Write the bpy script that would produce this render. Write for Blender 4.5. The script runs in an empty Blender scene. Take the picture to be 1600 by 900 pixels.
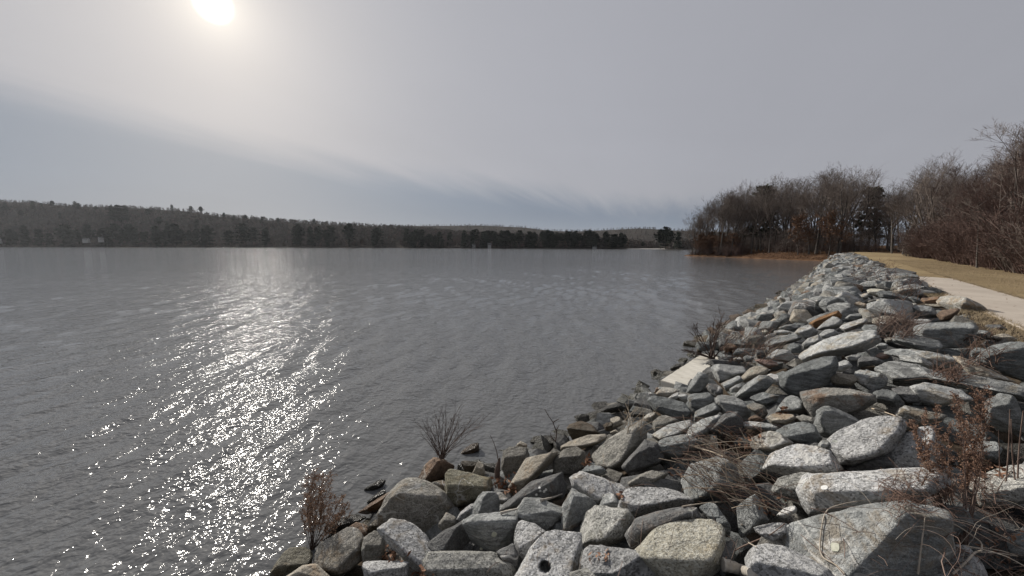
import bpy, bmesh, math, random
import numpy as np
from mathutils import Vector, Matrix

scene = bpy.context.scene
COL = scene.collection
RNG = np.random.default_rng(11)
random.seed(11)

# ------------------------------------------------------------------ camera
CAM_H = 4.0
PITCH = math.radians(6.5)
FPX = 580.0                      # focal length in pixels of a 1600 px wide frame
cam_data = bpy.data.cameras.new("camera")
cam_data.sensor_width = 36.0
cam_data.lens = 36.0 * FPX / 1600.0
cam_data.clip_start = 0.05
cam_data.clip_end = 9000.0
cam = bpy.data.objects.new("camera", cam_data)
cam.location = (0, 0, CAM_H)
cam.rotation_euler = (math.pi / 2 - PITCH, 0, 0)
COL.objects.link(cam)
scene.camera = cam
CAM = np.array([0.0, 0.0, CAM_H])
FWD = np.array([0, math.cos(PITCH), -math.sin(PITCH)])
RIGHT = np.array([1.0, 0, 0])
UPV = np.array([0, math.sin(PITCH), math.cos(PITCH)])


def ray(px, py):
    return FWD + RIGHT * ((px - 800) / FPX) + UPV * ((450 - py) / FPX)


def project(P):
    d = np.asarray(P) - CAM
    z = d @ FWD
    return 800 + FPX * (d @ RIGHT) / z, 450 - FPX * (d @ UPV) / z, z


# ------------------------------------------------------------------ sun, sky, exposure
sd = ray(333, 6)
sd = sd / np.linalg.norm(sd)
SUN_EL = math.asin(sd[2])
SUN_AZ = math.atan2(sd[0], sd[1])
sun_data = bpy.data.lights.new("sun", 'SUN')
sun_data.energy = 5.0
sun_data.angle = math.radians(1.0)
sun_data.color = (1.0, 0.945, 0.865)
sun = bpy.data.objects.new("sun", sun_data)
sun.location = (-60, 80, 60)
sun.rotation_euler = Vector(sd).to_track_quat('Z', 'Y').to_euler()
COL.objects.link(sun)

vs = scene.view_settings
vs.view_transform = 'Standard'
vs.look = 'None'
vs.exposure = 0.0
vs.gamma = 1.0
vs.use_curve_mapping = False
scene.render.engine = 'CYCLES'
scene.cycles.use_denoising = True
scene.cycles.max_bounces = 6
scene.cycles.diffuse_bounces = 3
scene.cycles.glossy_bounces = 3
scene.cycles.sample_clamp_direct = 30.0
scene.cycles.sample_clamp_indirect = 4.0


class NT:
    """short-hand for building node trees"""
    def __init__(self, tree):
        self.t = tree
        self.n = tree.nodes
        self.n.clear()

    def node(self, kind, **kw):
        nd = self.n.new(kind)
        for k, v in kw.items():
            setattr(nd, k, v)
        return nd

    def put(self, sock, val):
        if hasattr(val, "is_linked") or hasattr(val, "links"):
            self.t.links.new(val, sock)
        elif isinstance(val, (tuple, list)):
            if len(val) == 3 and sock.type == 'RGBA':
                val = (*val, 1.0)
            sock.default_value = val
        else:
            sock.default_value = val

    def math(self, op, a, b=0.0, c=0.0, clamp=False):
        nd = self.node("ShaderNodeMath", operation=op, use_clamp=clamp)
        self.put(nd.inputs[0], a)
        self.put(nd.inputs[1], b)
        self.put(nd.inputs[2], c)
        return nd.outputs[0]

    def vmath(self, op, a, b=(0, 0, 0), scale=None):
        nd = self.node("ShaderNodeVectorMath", operation=op)
        self.put(nd.inputs[0], a)
        self.put(nd.inputs[1], b)
        if scale is not None:
            self.put(nd.inputs['Scale'], scale)
        return nd.outputs['Value'] if op in ('DOT_PRODUCT', 'LENGTH') else nd.outputs[0]

    def mix(self, f, a, b, blend='MIX'):
        nd = self.node("ShaderNodeMix", data_type='RGBA', blend_type=blend)
        self.put(nd.inputs[0], f)
        self.put(nd.inputs[6], a)
        self.put(nd.inputs[7], b)
        return nd.outputs[2]

    def noise(self, vec, scale, detail=4.0, rough=0.55, dist=0.0):
        nd = self.node("ShaderNodeTexNoise")
        self.put(nd.inputs['Vector'], vec)
        nd.inputs['Scale'].default_value = scale
        nd.inputs['Detail'].default_value = detail
        nd.inputs['Roughness'].default_value = rough
        nd.inputs['Distortion'].default_value = dist
        return nd.outputs['Fac']

    def voro(self, vec, scale, feature='F1', out='Distance', rnd=1.0):
        nd = self.node("ShaderNodeTexVoronoi", feature=feature)
        self.put(nd.inputs['Vector'], vec)
        nd.inputs['Scale'].default_value = scale
        nd.inputs['Randomness'].default_value = rnd
        return nd.outputs[out]

    def step(self, x, lo, hi, a=0.0, b=1.0):
        nd = self.node("ShaderNodeMapRange", interpolation_type='SMOOTHSTEP')
        self.put(nd.inputs['Value'], x)
        nd.inputs['From Min'].default_value = lo
        nd.inputs['From Max'].default_value = hi
        nd.inputs['To Min'].default_value = a
        nd.inputs['To Max'].default_value = b
        return nd.outputs['Result']

    def scale(self, vec, s, rot=(0, 0, 0)):
        nd = self.node("ShaderNodeMapping")
        self.put(nd.inputs['Vector'], vec)
        nd.inputs['Scale'].default_value = s
        nd.inputs['Rotation'].default_value = rot
        return nd.outputs[0]

    def bump(self, h, strength, dist, normal=None):
        nd = self.node("ShaderNodeBump")
        self.put(nd.inputs['Height'], h)
        self.put(nd.inputs['Strength'], strength)
        nd.inputs['Distance'].default_value = dist
        if normal is not None:
            self.put(nd.inputs['Normal'], normal)
        return nd.outputs[0]


world = bpy.data.worlds.new("World")
scene.world = world
world.use_nodes = True
W = NT(world.node_tree)
tc = W.node("ShaderNodeTexCoord").outputs['Generated']
dirn = W.vmath('NORMALIZE', tc)
sep = W.node("ShaderNodeSeparateXYZ")
W.put(sep.inputs[0], dirn)
dx, dy, dz = sep.outputs
sky = W.node("ShaderNodeTexSky", sky_type='NISHITA', sun_disc=False)
sky.sun_elevation = SUN_EL
sky.sun_rotation = SUN_AZ
sky.air_density = 1.0
sky.dust_density = 2.5
# a thin high cloud veil over the whole sky, streaked along the wind, with a clearer blue-grey lane low down
plane = W.node("ShaderNodeCombineXYZ")
zz = W.math('ADD', W.math('MAXIMUM', dz, 0.0), 0.10)
W.put(plane.inputs[0], W.math('DIVIDE', dx, zz))
W.put(plane.inputs[1], W.math('DIVIDE', dy, zz))
pv = plane.outputs[0]
al = W.node("ShaderNodeCombineXYZ")          # streaks run along the wind, about 25 degrees right of the view
W.put(al.inputs[0], W.math('MULTIPLY', W.vmath('DOT_PRODUCT', pv, (0.42, 0.91, 0)), 0.13))
W.put(al.inputs[1], W.vmath('DOT_PRODUCT', pv, (0.91, -0.42, 0)))
streak = W.noise(al.outputs[0], 0.8, 7, 0.62, 0.5)
soft = W.noise(W.scale(pv, (0.5, 0.8, 1), (0, 0, -0.2)), 0.45, 4, 0.5, 0.3)
lane = W.math('ADD', dz, W.math('MULTIPLY', dx, 0.127))
fine = W.noise(al.outputs[0], 2.6, 6, 0.65, 0.4)
lane = W.math('ADD', lane, W.math('MULTIPLY', W.math('SUBTRACT', streak, 0.5), 0.10))
lane = W.math('ADD', lane, W.math('MULTIPLY', W.math('SUBTRACT', fine, 0.5), 0.07))
lanef = W.step(lane, 0.095, 0.185)
veil = W.mix(lanef, (0.205, 0.250, 0.325), (0.400, 0.405, 0.445))
tone = W.math('ADD', 0.80, W.math('ADD', W.math('MULTIPLY', soft, 0.22), W.math('MULTIPLY', streak, 0.12)))
veil = W.mix(1.0, veil, W.mix(1.0, (1, 1, 1), tone, 'MULTIPLY'), 'MULTIPLY')
near_h = W.step(dz, 0.0, 0.085, 1.0, 0.0)
veil = W.mix(W.math('MULTIPLY', near_h, 0.45), veil, (0.33, 0.365, 0.415))
cosang = W.vmath('DOT_PRODUCT', dirn, tuple(float(v) for v in sd))
theta = W.math('MULTIPLY', W.math('ARCCOSINE', W.math('MINIMUM', cosang, 0.999999)), 180 / math.pi)
g1 = W.math('MULTIPLY', W.math('EXPONENT', W.math('MULTIPLY', theta, -1 / 17.0)), 0.23)
g2 = W.math('MULTIPLY', W.math('EXPONENT', W.math('MULTIPLY', theta, -1 / 2.4)), 0.62)
g3 = W.step(theta, 0.2, 2.0, 2.2, 0.0)
# thin cloud scatters forward: the veil dims smoothly away from the sun
fwd = W.step(theta, 45.0, 180.0, 1.0, 0.60)
veil = W.mix(1.0, veil, W.mix(1.0, (1, 1, 1), fwd, 'MULTIPLY'), 'MULTIPLY')
glow = W.mix(1.0, (1.0, 0.97, 0.88), g1, 'MULTIPLY')
glow2 = W.mix(1.0, (1.0, 0.88, 0.66), g2, 'MULTIPLY')
glow3 = W.mix(1.0, (1.0, 0.96, 0.86), g3, 'MULTIPLY')
veil = W.mix(1.0, W.mix(1.0, W.mix(1.0, veil, glow, 'ADD'), glow2, 'ADD'), glow3, 'ADD')
bg1 = W.node("ShaderNodeBackground")
W.put(bg1.inputs[0], sky.outputs[0])
bg1.inputs[1].default_value = 0.06
bg2 = W.node("ShaderNodeBackground")
W.put(bg2.inputs[0], veil)
bg2.inputs[1].default_value = 1.0
mx = W.node("ShaderNodeMixShader")
mx.inputs[0].default_value = 0.93
W.t.links.new(bg1.outputs[0], mx.inputs[1])
W.t.links.new(bg2.outputs[0], mx.inputs[2])
wo = W.node("ShaderNodeOutputWorld")
W.t.links.new(mx.outputs[0], wo.inputs[0])

# ------------------------------------------------------------------ helpers


def tag(o, label=None, cat=None, group=None, kind=None):
    if label:
        o["label"] = label
    if cat:
        o["category"] = cat
    if group:
        o["group"] = group
    if kind:
        o["kind"] = kind
    return o


def link(o, parent=None):
    COL.objects.link(o)
    if parent is not None:
        o.parent = parent
    return o


def empty(name, loc=(0, 0, 0), rz=0.0):
    o = bpy.data.objects.new(name, None)
    o.location = loc
    o.rotation_euler = (0, 0, rz)
    o.empty_display_size = 0.2
    return link(o)


def mesh_np(name, V, F, mat=None, smooth=True):
    """mesh from numpy verts (n,3) and faces (m,k)"""
    V = np.asarray(V, dtype=np.float32)
    F = np.asarray(F, dtype=np.int32)
    me = bpy.data.meshes.new(name)
    k = F.shape[1]
    me.vertices.add(len(V))
    me.vertices.foreach_set("co", V.ravel())
    me.loops.add(F.size)
    me.loops.foreach_set("vertex_index", F.ravel())
    me.polygons.add(len(F))
    me.polygons.foreach_set("loop_start", np.arange(0, F.size, k, dtype=np.int32))
    me.polygons.foreach_set("loop_total", np.full(len(F), k, dtype=np.int32))
    me.polygons.foreach_set("use_smooth", np.full(len(F), smooth, dtype=bool))
    me.update(calc_edges=True)
    if mat is not None:
        me.materials.append(mat)
    return me


def obj_np(name, V, F, mat=None, parent=None, smooth=True, loc=None):
    o = bpy.data.objects.new(name, mesh_np(name, V, F, mat, smooth))
    if loc is not None:
        o.location = loc
    return link(o, parent)


class MB:
    """collects triangles / segments, links them as one mesh"""
    def __init__(self):
        self.V, self.F, self.n = [], [], 0

    def add(self, V, F):
        V = np.asarray(V, float)
        F = np.asarray(F, int)
        if F.shape[1] == 4:
            F = np.vstack([F[:, [0, 1, 2]], F[:, [0, 2, 3]]])
        self.V.append(V)
        self.F.append(F + self.n)
        self.n += len(V)

    def segs(self, A, B, ra, rb, sides=3):
        A, B = np.asarray(A, float), np.asarray(B, float)
        ra, rb = np.broadcast_to(ra, len(A)), np.broadcast_to(rb, len(A))
        d = B - A
        d /= np.linalg.norm(d, axis=1, keepdims=True) + 1e-9
        h = np.where(np.abs(d[:, 2:3]) > 0.9, np.array([[1.0, 0, 0]]), np.array([[0, 0, 1.0]]))
        x = np.cross(d, h)
        x /= np.linalg.norm(x, axis=1, keepdims=True) + 1e-9
        y = np.cross(d, x)
        rings = []
        for P, r in ((A, ra), (B, rb)):
            for k in range(sides):
                a = 2 * math.pi * k / sides
                rings.append(P + (x * math.cos(a) + y * math.sin(a)) * r[:, None])
        V = np.stack(rings, 1).reshape(-1, 3)
        base = (np.arange(len(A)) * 2 * sides)[:, None]
        F = []
        for k in range(sides):
            k2 = (k + 1) % sides
            F.append(np.hstack([base + k, base + k2, base + sides + k2, base + sides + k]))
        self.add(V, np.vstack(F))

    def tube(self, P, R, sides=5):
        """one continuous tube along a polyline"""
        P = np.asarray(P, float)
        R = np.broadcast_to(R, len(P))
        T = np.gradient(P, axis=0)
        T /= np.linalg.norm(T, axis=1, keepdims=True) + 1e-9
        h = np.array([0.3, 0.2, 0.93]) if abs(T[0] @ np.array([0.3, 0.2, 0.93])) < 0.85 else np.array([1.0, 0, 0])
        x = np.cross(T, h)
        x /= np.linalg.norm(x, axis=1, keepdims=True) + 1e-9
        y = np.cross(T, x)
        a = np.arange(sides) * 2 * math.pi / sides
        V = P[:, None] + (x[:, None] * np.cos(a)[None, :, None] + y[:, None] * np.sin(a)[None, :, None]) * R[:, None, None]
        n = len(P)
        F = []
        for i in range(n - 1):
            for k in range(sides):
                k2 = (k + 1) % sides
                F.append((i * sides + k, i * sides + k2, (i + 1) * sides + k2, (i + 1) * sides + k))
        V = V.reshape(-1, 3)
        self.add(V, F)
        c = len(V)
        self.add(np.vstack([V[:sides], P[:1], V[-sides:], P[-1:]]),
                 [(sides, (k + 1) % sides, k) for k in range(sides)] +
                 [(2 * sides + 1, sides + 1 + k, sides + 1 + (k + 1) % sides) for k in range(sides)])

    def tris(self, C, size, rng, flat=0.0, aspect=1.0):
        """small randomly turned leaf-like triangles/quads at centres C"""
        C = np.asarray(C, float)
        n = len(C)
        u = rng.normal(size=(n, 3))
        u[:, 2] *= (1 - flat)
        u /= np.linalg.norm(u, axis=1, keepdims=True) + 1e-9
        w = rng.normal(size=(n, 3))
        if flat:
            w[:, 2] *= (1 - flat)
        w -= u * (w * u).sum(1, keepdims=True)
        w /= np.linalg.norm(w, axis=1, keepdims=True) + 1e-9
        s = np.broadcast_to(size, n)[:, None] * rng.uniform(0.6, 1.3, (n, 1))
        V = np.stack([C - u * s * aspect, C + w * s * 0.5, C + u * s * aspect, C - w * s * 0.5], 1).reshape(-1, 3)
        b = (np.arange(n) * 4)[:, None]
        self.add(V, np.hstack([b, b + 1, b + 2, b + 3]))

    def arrays(self):
        return np.vstack(self.V), np.vstack(self.F)

    def mesh(self, name, mat, smooth=True):
        V, F = self.arrays()
        return mesh_np(name, V, F, mat, smooth)

    def build(self, name, mat, parent=None, smooth=True):
        return link(bpy.data.objects.new(name, self.mesh(name, mat, smooth)), parent)


def _hash(ix, iy, iz):
    h = (ix.astype(np.uint32) * np.uint32(374761393)) ^ (iy.astype(np.uint32) * np.uint32(668265263)) ^ (iz.astype(np.uint32) * np.uint32(2147483647 - 58))
    h = (h ^ (h >> np.uint32(13))) * np.uint32(1274126177)
    h = h ^ (h >> np.uint32(16))
    return (h & np.uint32(0xffff)).astype(np.float32) / 32767.5 - 1.0


def vnoise(P):
    I = np.floor(P).astype(np.int64)
    f = (P - I).astype(np.float32)
    f = f * f * (3 - 2 * f)
    r = 0
    for a in (0, 1):
        for b in (0, 1):
            for c in (0, 1):
                w = (f[:, 0] if a else 1 - f[:, 0]) * (f[:, 1] if b else 1 - f[:, 1]) * (f[:, 2] if c else 1 - f[:, 2])
                r = r + w * _hash(I[:, 0] + a, I[:, 1] + b, I[:, 2] + c)
    return r


def fbm(P, octv=4, gain=0.5):
    P = np.asarray(P, float)
    r, a = 0, 1.0
    for k in range(octv):
        r = r + a * vnoise(P)
        P = P * 2.03 + 17.3
        a *= gain
    return r


_ICO = {}


def ico(level):
    if level not in _ICO:
        bm = bmesh.new()
        bmesh.ops.create_icosphere(bm, subdivisions=level, radius=1.0)
        V = np.array([v.co[:] for v in bm.verts])
        F = np.array([[v.index for v in f.verts] for f in bm.faces])
        bm.free()
        _ICO[level] = (V, F)
    return _ICO[level]


# ------------------------------------------------------------------ embankment geometry: u runs along it, s across it (water < 0 < path)
DAM = math.radians(41.0)
DU = np.array([math.sin(DAM), math.cos(DAM)])
DS = np.array([math.cos(DAM), -math.sin(DAM)])


def su_xy(s, u):
    s, u = np.asarray(s, float), np.asarray(u, float)
    return s * DS[0] + u * DU[0], s * DS[1] + u * DU[1]


def xy_su(x, y):
    return x * DS[0] + y * DS[1], x * DU[0] + y * DU[1]


SWU = [-40, 1.5, 3.7, 6.6, 11.3, 19, 33, 65, 130]
SWS = [-5.4, -5.2, -5.3, -4.5, -4.15, -3.6, -2.75, -2.1, -2.0]


def water_s(u):
    return np.interp(u, SWU, SWS)


def bank_z(s, u):
    """height of the rock slope"""
    s, u = np.asarray(s, float), np.asarray(u, float)
    sw = water_s(u)
    zc = np.where(s >= 2.4, 2.4, np.where(s >= 0, 2.05 + 0.35 * s / 2.4, 2.05 * (1 - s / sw)))
    return np.where(s < sw, (s - sw) * 0.5, zc)


def ray_bank(px, py, lift=0.0):
    d = ray(px, py)
    t = np.linspace(0.6, 140, 9000)
    P = CAM + d * t[:, None]
    s, u = xy_su(P[:, 0], P[:, 1])
    z = np.maximum(bank_z(s, u), -0.02) + lift
    k = np.argmax(P[:, 2] <= z)
    return t[k], P[k]


# ------------------------------------------------------------------ materials
MAT = {}


def new_mat(name):
    m = bpy.data.materials.new(name)
    m.use_nodes = True
    T = NT(m.node_tree)
    b = T.node("ShaderNodeBsdfPrincipled")
    o = T.node("ShaderNodeOutputMaterial")
    T.t.links.new(b.outputs[0], o.inputs[0])
    MAT[name] = m
    return m, T, b


def rock_mat(name, light, dark, stain=None, stain_amt=0.25, band=0.0, speck=1.0, wet=0.0, moss=0.0, grain=85):
    m, T, b = new_mat(name)
    oc = T.node("ShaderNodeTexCoord").outputs['Object']
    oi = T.node("ShaderNodeObjectInfo")
    off = T.vmath('SCALE', (37.0, 19.0, 53.0), scale=oi.outputs['Random'])
    co = T.vmath('ADD', oc, off)
    big = T.noise(co, 2.6, 5, 0.6)
    mid = T.noise(co, 9.0, 6, 0.65)
    base = T.mix(T.step(T.math('ADD', T.math('MULTIPLY', big, 0.6), T.math('MULTIPLY', mid, 0.4)), 0.36, 0.64), dark, light)
    # mineral grains
    gr = T.voro(co, grain, out='Color')
    sg = T.node("ShaderNodeSeparateColor")
    T.put(sg.inputs[0], gr)
    blk = T.step(sg.outputs[0], 0.66, 0.74)
    wht = T.step(sg.outputs[1], 0.62, 0.72)
    base = T.mix(T.math('MULTIPLY', blk, 0.52 * speck), base, tuple(c * 0.16 for c in dark))
    base = T.mix(T.math('MULTIPLY', wht, 0.50 * speck), base, tuple(min(0.75, c * 1.55) for c in light))
    if band > 0:
        bn = T.noise(T.scale(co, (2.2, 2.6, 17.0), (0.5, 0.35, 0.2)), 1.6, 6, 0.65, 0.8)
        base = T.mix(T.math('MULTIPLY', T.step(bn, 0.42, 0.60), band), base, tuple(c * 0.45 for c in dark))
        base = T.mix(T.math('MULTIPLY', T.step(bn, 0.46, 0.34), band * 0.6), base, tuple(min(0.7, c * 1.35) for c in light))
    if stain is not None:
        sn = T.noise(T.vmath('ADD', co, (5.1, 2.2, 8.8)), 3.1, 6, 0.7, 0.5)
        base = T.mix(T.math('MULTIPLY', T.step(T.math('ADD', sn, T.math('MULTIPLY', T.math('SUBTRACT', oi.outputs['Random'], 0.45), 0.16)), 0.62 - 0.30 * stain_amt, 0.72 - 0.22 * stain_amt), min(1.0, 0.45 + stain_amt * 0.6)), base, stain)
    # quartz veins in some of the stones
    vn = T.noise(T.scale(T.vmath('ADD', co, (2.7, 9.4, 4.6)), (1.0, 0.5, 1.6), (0.4, 0.9, 0.2)), 1.5, 3, 0.5, 0.5)
    vein = T.math('MULTIPLY', T.step(T.math('ABSOLUTE', T.math('SUBTRACT', vn, 0.5)), 0.010, 0.004), T.step(oi.outputs['Random'], 0.55, 0.60))
    base = T.mix(T.math('MULTIPLY', vein, 0.7), base, (0.56, 0.55, 0.52))
    # weathering grime and pale lichen discs
    gm = T.noise(co, 5.0, 8, 0.75)
    base = T.mix(T.math('MULTIPLY', T.step(gm, 0.52, 0.68), 0.45), base, tuple(c * 0.42 for c in dark))
    lv = T.voro(T.vmath('ADD', co, T.vmath('SCALE', (1, 1, 1), scale=T.math('MULTIPLY', mid, 0.05))), 4.0, rnd=1.0)
    lsel = T.noise(co, 1.3, 2, 0.5)
    lich = T.math('MULTIPLY', T.step(lv, 0.12, 0.085), T.step(lsel, 0.54, 0.60))
    base = T.mix(T.math('MULTIPLY', lich, 0.65), base, (0.40, 0.42, 0.36))
    if moss > 0:
        mo = T.noise(T.vmath('ADD', co, (9, 4, 1)), 4.0, 6, 0.7)
        base = T.mix(T.math('MULTIPLY', T.step(mo, 0.42, 0.6), moss), base, (0.085, 0.075, 0.028))
    hsv = T.node("ShaderNodeHueSaturation")
    T.put(hsv.inputs['Color'], base)
    T.put(hsv.inputs['Value'], T.math('ADD', 0.78, T.math('MULTIPLY', oi.outputs['Random'], 0.46)))
    base = hsv.outputs[0]
    # the band wetted by the waves
    gp = T.node("ShaderNodeSeparateXYZ")
    T.put(gp.inputs[0], T.node("ShaderNodeNewGeometry").outputs['Position'])
    wz = T.math('ADD', gp.outputs[2], T.math('MULTIPLY', T.math('SUBTRACT', mid, 0.5), 0.25))
    wetf = T.step(wz, 0.14, 0.44, 1.0, wet)
    base = T.mix(wetf, base, T.mix(1.0, base, (0.30, 0.27, 0.20), 'MULTIPLY'))
    T.put(b.inputs['Base Color'], base)
    T.put(b.inputs['Roughness'], T.math('SUBTRACT', 0.88, T.math('MULTIPLY', wetf, 0.58)))
    b.inputs['Specular IOR Level'].default_value = 0.3
    h = T.math('ADD', T.math('MULTIPLY', T.noise(co, 30, 8, 0.7), 0.7), T.math('MULTIPLY', T.noise(co, 8, 6, 0.6), 2.0))
    h = T.math('ADD', h, T.math('MULTIPLY', sg.outputs[2], 0.12))
    cr = T.noise(T.vmath('ADD', co, (3.3, 7.1, 1.9)), 4.5, 5, 0.6, 0.6)
    cr = T.step(T.math('ABSOLUTE', T.math('SUBTRACT', cr, 0.5)), 0.0, 0.022)
    h = T.math('ADD', h, T.math('MULTIPLY', cr, 0.05))
    T.put(b.inputs['Normal'], T.bump(h, 1.0, 0.05))
    return m


rock_mat('lg', (0.53, 0.53, 0.52), (0.34, 0.34, 0.335), (0.23, 0.17, 0.10), 0.16, grain=68)                   # light speckled granite
rock_mat('gl', (0.54, 0.545, 0.525), (0.35, 0.355, 0.345), (0.32, 0.26, 0.17), 0.2, 0.35, 0.3, grain=110)      # pale grey gneiss
rock_mat('gn', (0.43, 0.44, 0.43), (0.225, 0.235, 0.23), (0.22, 0.17, 0.11), 0.2, 0.45, 0.4, grain=120)    # grey gneiss
rock_mat('gnb', (0.48, 0.485, 0.465), (0.225, 0.23, 0.225), (0.26, 0.22, 0.16), 0.15, 0.75, 0.3)      # banded gneiss
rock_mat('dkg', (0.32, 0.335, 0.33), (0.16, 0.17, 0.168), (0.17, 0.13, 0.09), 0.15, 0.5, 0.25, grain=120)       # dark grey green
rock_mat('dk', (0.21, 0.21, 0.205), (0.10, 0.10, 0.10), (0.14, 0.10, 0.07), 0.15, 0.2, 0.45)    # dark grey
rock_mat('bg', (0.33, 0.315, 0.285), (0.17, 0.16, 0.14), (0.22, 0.16, 0.10), 0.25, 0.1, 0.7, moss=0.12)   # brownish grey
rock_mat('bgt', (0.41, 0.395, 0.355), (0.23, 0.22, 0.195), (0.32, 0.23, 0.14), 0.25, 0.25, 0.6)      # grey with tan stain
rock_mat('tan', (0.48, 0.44, 0.37), (0.31, 0.275, 0.22), (0.33, 0.23, 0.14), 0.25, 0.15, 0.5)      # tan
rock_mat('cream', (0.56, 0.53, 0.44), (0.40, 0.375, 0.30), (0.36, 0.29, 0.18), 0.2, 0.0, 0.85)     # cream granite
rock_mat('rust', (0.28, 0.20, 0.145), (0.155, 0.11, 0.08), (0.27, 0.15, 0.075), 0.3, 0.2, 0.4)    # red brown
rock_mat('rustpatch', (0.40, 0.385, 0.35), (0.22, 0.21, 0.19), (0.25, 0.14, 0.075), 0.35, 0.2, 0.5)
rock_mat('orange', (0.40, 0.23, 0.11), (0.26, 0.14, 0.065), (0.22, 0.12, 0.06), 0.3, 0.4, 0.15)
rock_mat('pink', (0.42, 0.28, 0.23), (0.27, 0.19, 0.165), (0.40, 0.36, 0.30), 0.4, 0.2, 0.4)
rock_mat('wht', (0.68, 0.67, 0.64), (0.50, 0.49, 0.47), (0.40, 0.33, 0.24), 0.1, 0.0, 0.2)
rock_mat('mos', (0.31, 0.295, 0.24), (0.16, 0.15, 0.115), (0.18, 0.13, 0.07), 0.25, 0.0, 0.7, moss=0.35)
rock_mat('wet', (0.10, 0.10, 0.095), (0.05, 0.05, 0.048), (0.09, 0.07, 0.045), 0.3, 0.3, 0.3, wet=0.75)
rock_mat('wetbrown', (0.18, 0.145, 0.10), (0.09, 0.075, 0.05), (0.15, 0.09, 0.04), 0.4, 0.2, 0.4, wet=0.55)
rock_mat('lgm', (0.46, 0.455, 0.425), (0.27, 0.265, 0.24), (0.20, 0.18, 0.12), 0.15, 0.0, 1.0, moss=0.12)


def simple_mat(name, c1, c2, scale=4.0, rough=0.85, bump=0.3, bump_scale=20, bdist=0.02, rand=0.25, coord='Object', spec=0.25, lo=.35, hi=.65):
    m, T, b = new_mat(name)
    co = T.node("ShaderNodeTexCoord").outputs[coord]
    oi = T.node("ShaderNodeObjectInfo")
    co = T.vmath('ADD', co, T.vmath('SCALE', (31.0, 17.0, 41.0), scale=oi.outputs['Random']))
    base = T.mix(T.step(T.noise(co, scale, 6, 0.65), lo, hi), c1, c2)
    hsv = T.node("ShaderNodeHueSaturation")
    T.put(hsv.inputs['Color'], base)
    T.put(hsv.inputs['Value'], T.math('ADD', 1 - rand / 2, T.math('MULTIPLY', oi.outputs['Random'], rand)))
    T.put(b.inputs['Base Color'], hsv.outputs[0])
    b.inputs['Roughness'].default_value = rough
    b.inputs['Specular IOR Level'].default_value = spec
    if bump:
        T.put(b.inputs['Normal'], T.bump(T.noise(co, bump_scale, 6, 0.65), bump, bdist))
    return m


simple_mat('bark', (0.048, 0.041, 0.036), (0.085, 0.074, 0.064), 6, bump=0.5)
simple_mat('bark_pale', (0.095, 0.085, 0.074), (0.15, 0.135, 0.118), 6, bump=0.5)
simple_mat('twig_grey', (0.11, 0.088, 0.075), (0.17, 0.138, 0.118), 0.6, bump=0)
simple_mat('twig_red', (0.070, 0.044, 0.037), (0.11, 0.068, 0.055), 0.8, bump=0)
simple_mat('twig_dark', (0.065, 0.045, 0.039), (0.12, 0.087, 0.073), 8, bump=0)
simple_mat('needles', (0.030, 0.036, 0.026), (0.055, 0.060, 0.042), 0.7, bump=0, spec=0.0)
simple_mat('needles_far', (0.035, 0.041, 0.034), (0.062, 0.068, 0.055), 0.05, bump=0, spec=0.0)
simple_mat('oak_leaves', (0.10, 0.054, 0.032), (0.165, 0.09, 0.05), 0.8, bump=0)
simple_mat('far_wood', (0.075, 0.068, 0.062), (0.13, 0.117, 0.106), 0.012, bump=0, spec=0.0)
simple_mat('far_wood_red', (0.10, 0.082, 0.072), (0.15, 0.12, 0.104), 0.02, bump=0, spec=0.0)
simple_mat('hill_floor', (0.040, 0.036, 0.033), (0.065, 0.057, 0.050), 0.02, bump=0, spec=0.0)
simple_mat('litter_ground', (0.10, 0.058, 0.036), (0.19, 0.115, 0.07), 0.5, bump=0.6, bump_scale=3, bdist=0.2, spec=0.0)
simple_mat('soil', (0.045, 0.034, 0.026), (0.10, 0.08, 0.06), 5, bump=0.8, bump_scale=14, bdist=0.06, spec=0.0)
simple_mat('dry_leaf', (0.16, 0.080, 0.050), (0.30, 0.175, 0.11), 14, bump=0)
simple_mat('straw', (0.30, 0.235, 0.17), (0.48, 0.40, 0.31), 9, bump=0)
simple_mat('straw_red', (0.115, 0.070, 0.054), (0.21, 0.14, 0.108), 9, bump=0)
simple_mat('cane', (0.12, 0.080, 0.064), (0.23, 0.17, 0.14), 11, bump=0)
simple_mat('cane_pale', (0.34, 0.29, 0.23), (0.48, 0.42, 0.35), 11, bump=0)
simple_mat('plume', (0.16, 0.092, 0.062), (0.29, 0.18, 0.125), 16, bump=0)
simple_mat('plume_tan', (0.21, 0.13, 0.085), (0.36, 0.24, 0.165), 12, bump=0)
simple_mat('driftwood', (0.30, 0.27, 0.23), (0.44, 0.41, 0.36), 12, bump=0.4)
simple_mat('grass_blades', (0.23, 0.178, 0.11), (0.35, 0.28, 0.185), 1.1, bump=0)
simple_mat('house_white', (0.36, 0.36, 0.35), (0.44, 0.44, 0.43), 2, bump=0)
simple_mat('house_roof', (0.10, 0.10, 0.105), (0.16, 0.155, 0.15), 2, bump=0)
simple_mat('house_glass', (0.03, 0.035, 0.04), (0.05, 0.055, 0.06), 2, rough=0.15, bump=0)
simple_mat('beach', (0.26, 0.245, 0.22), (0.36, 0.34, 0.31), 0.2, bump=0)


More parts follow.
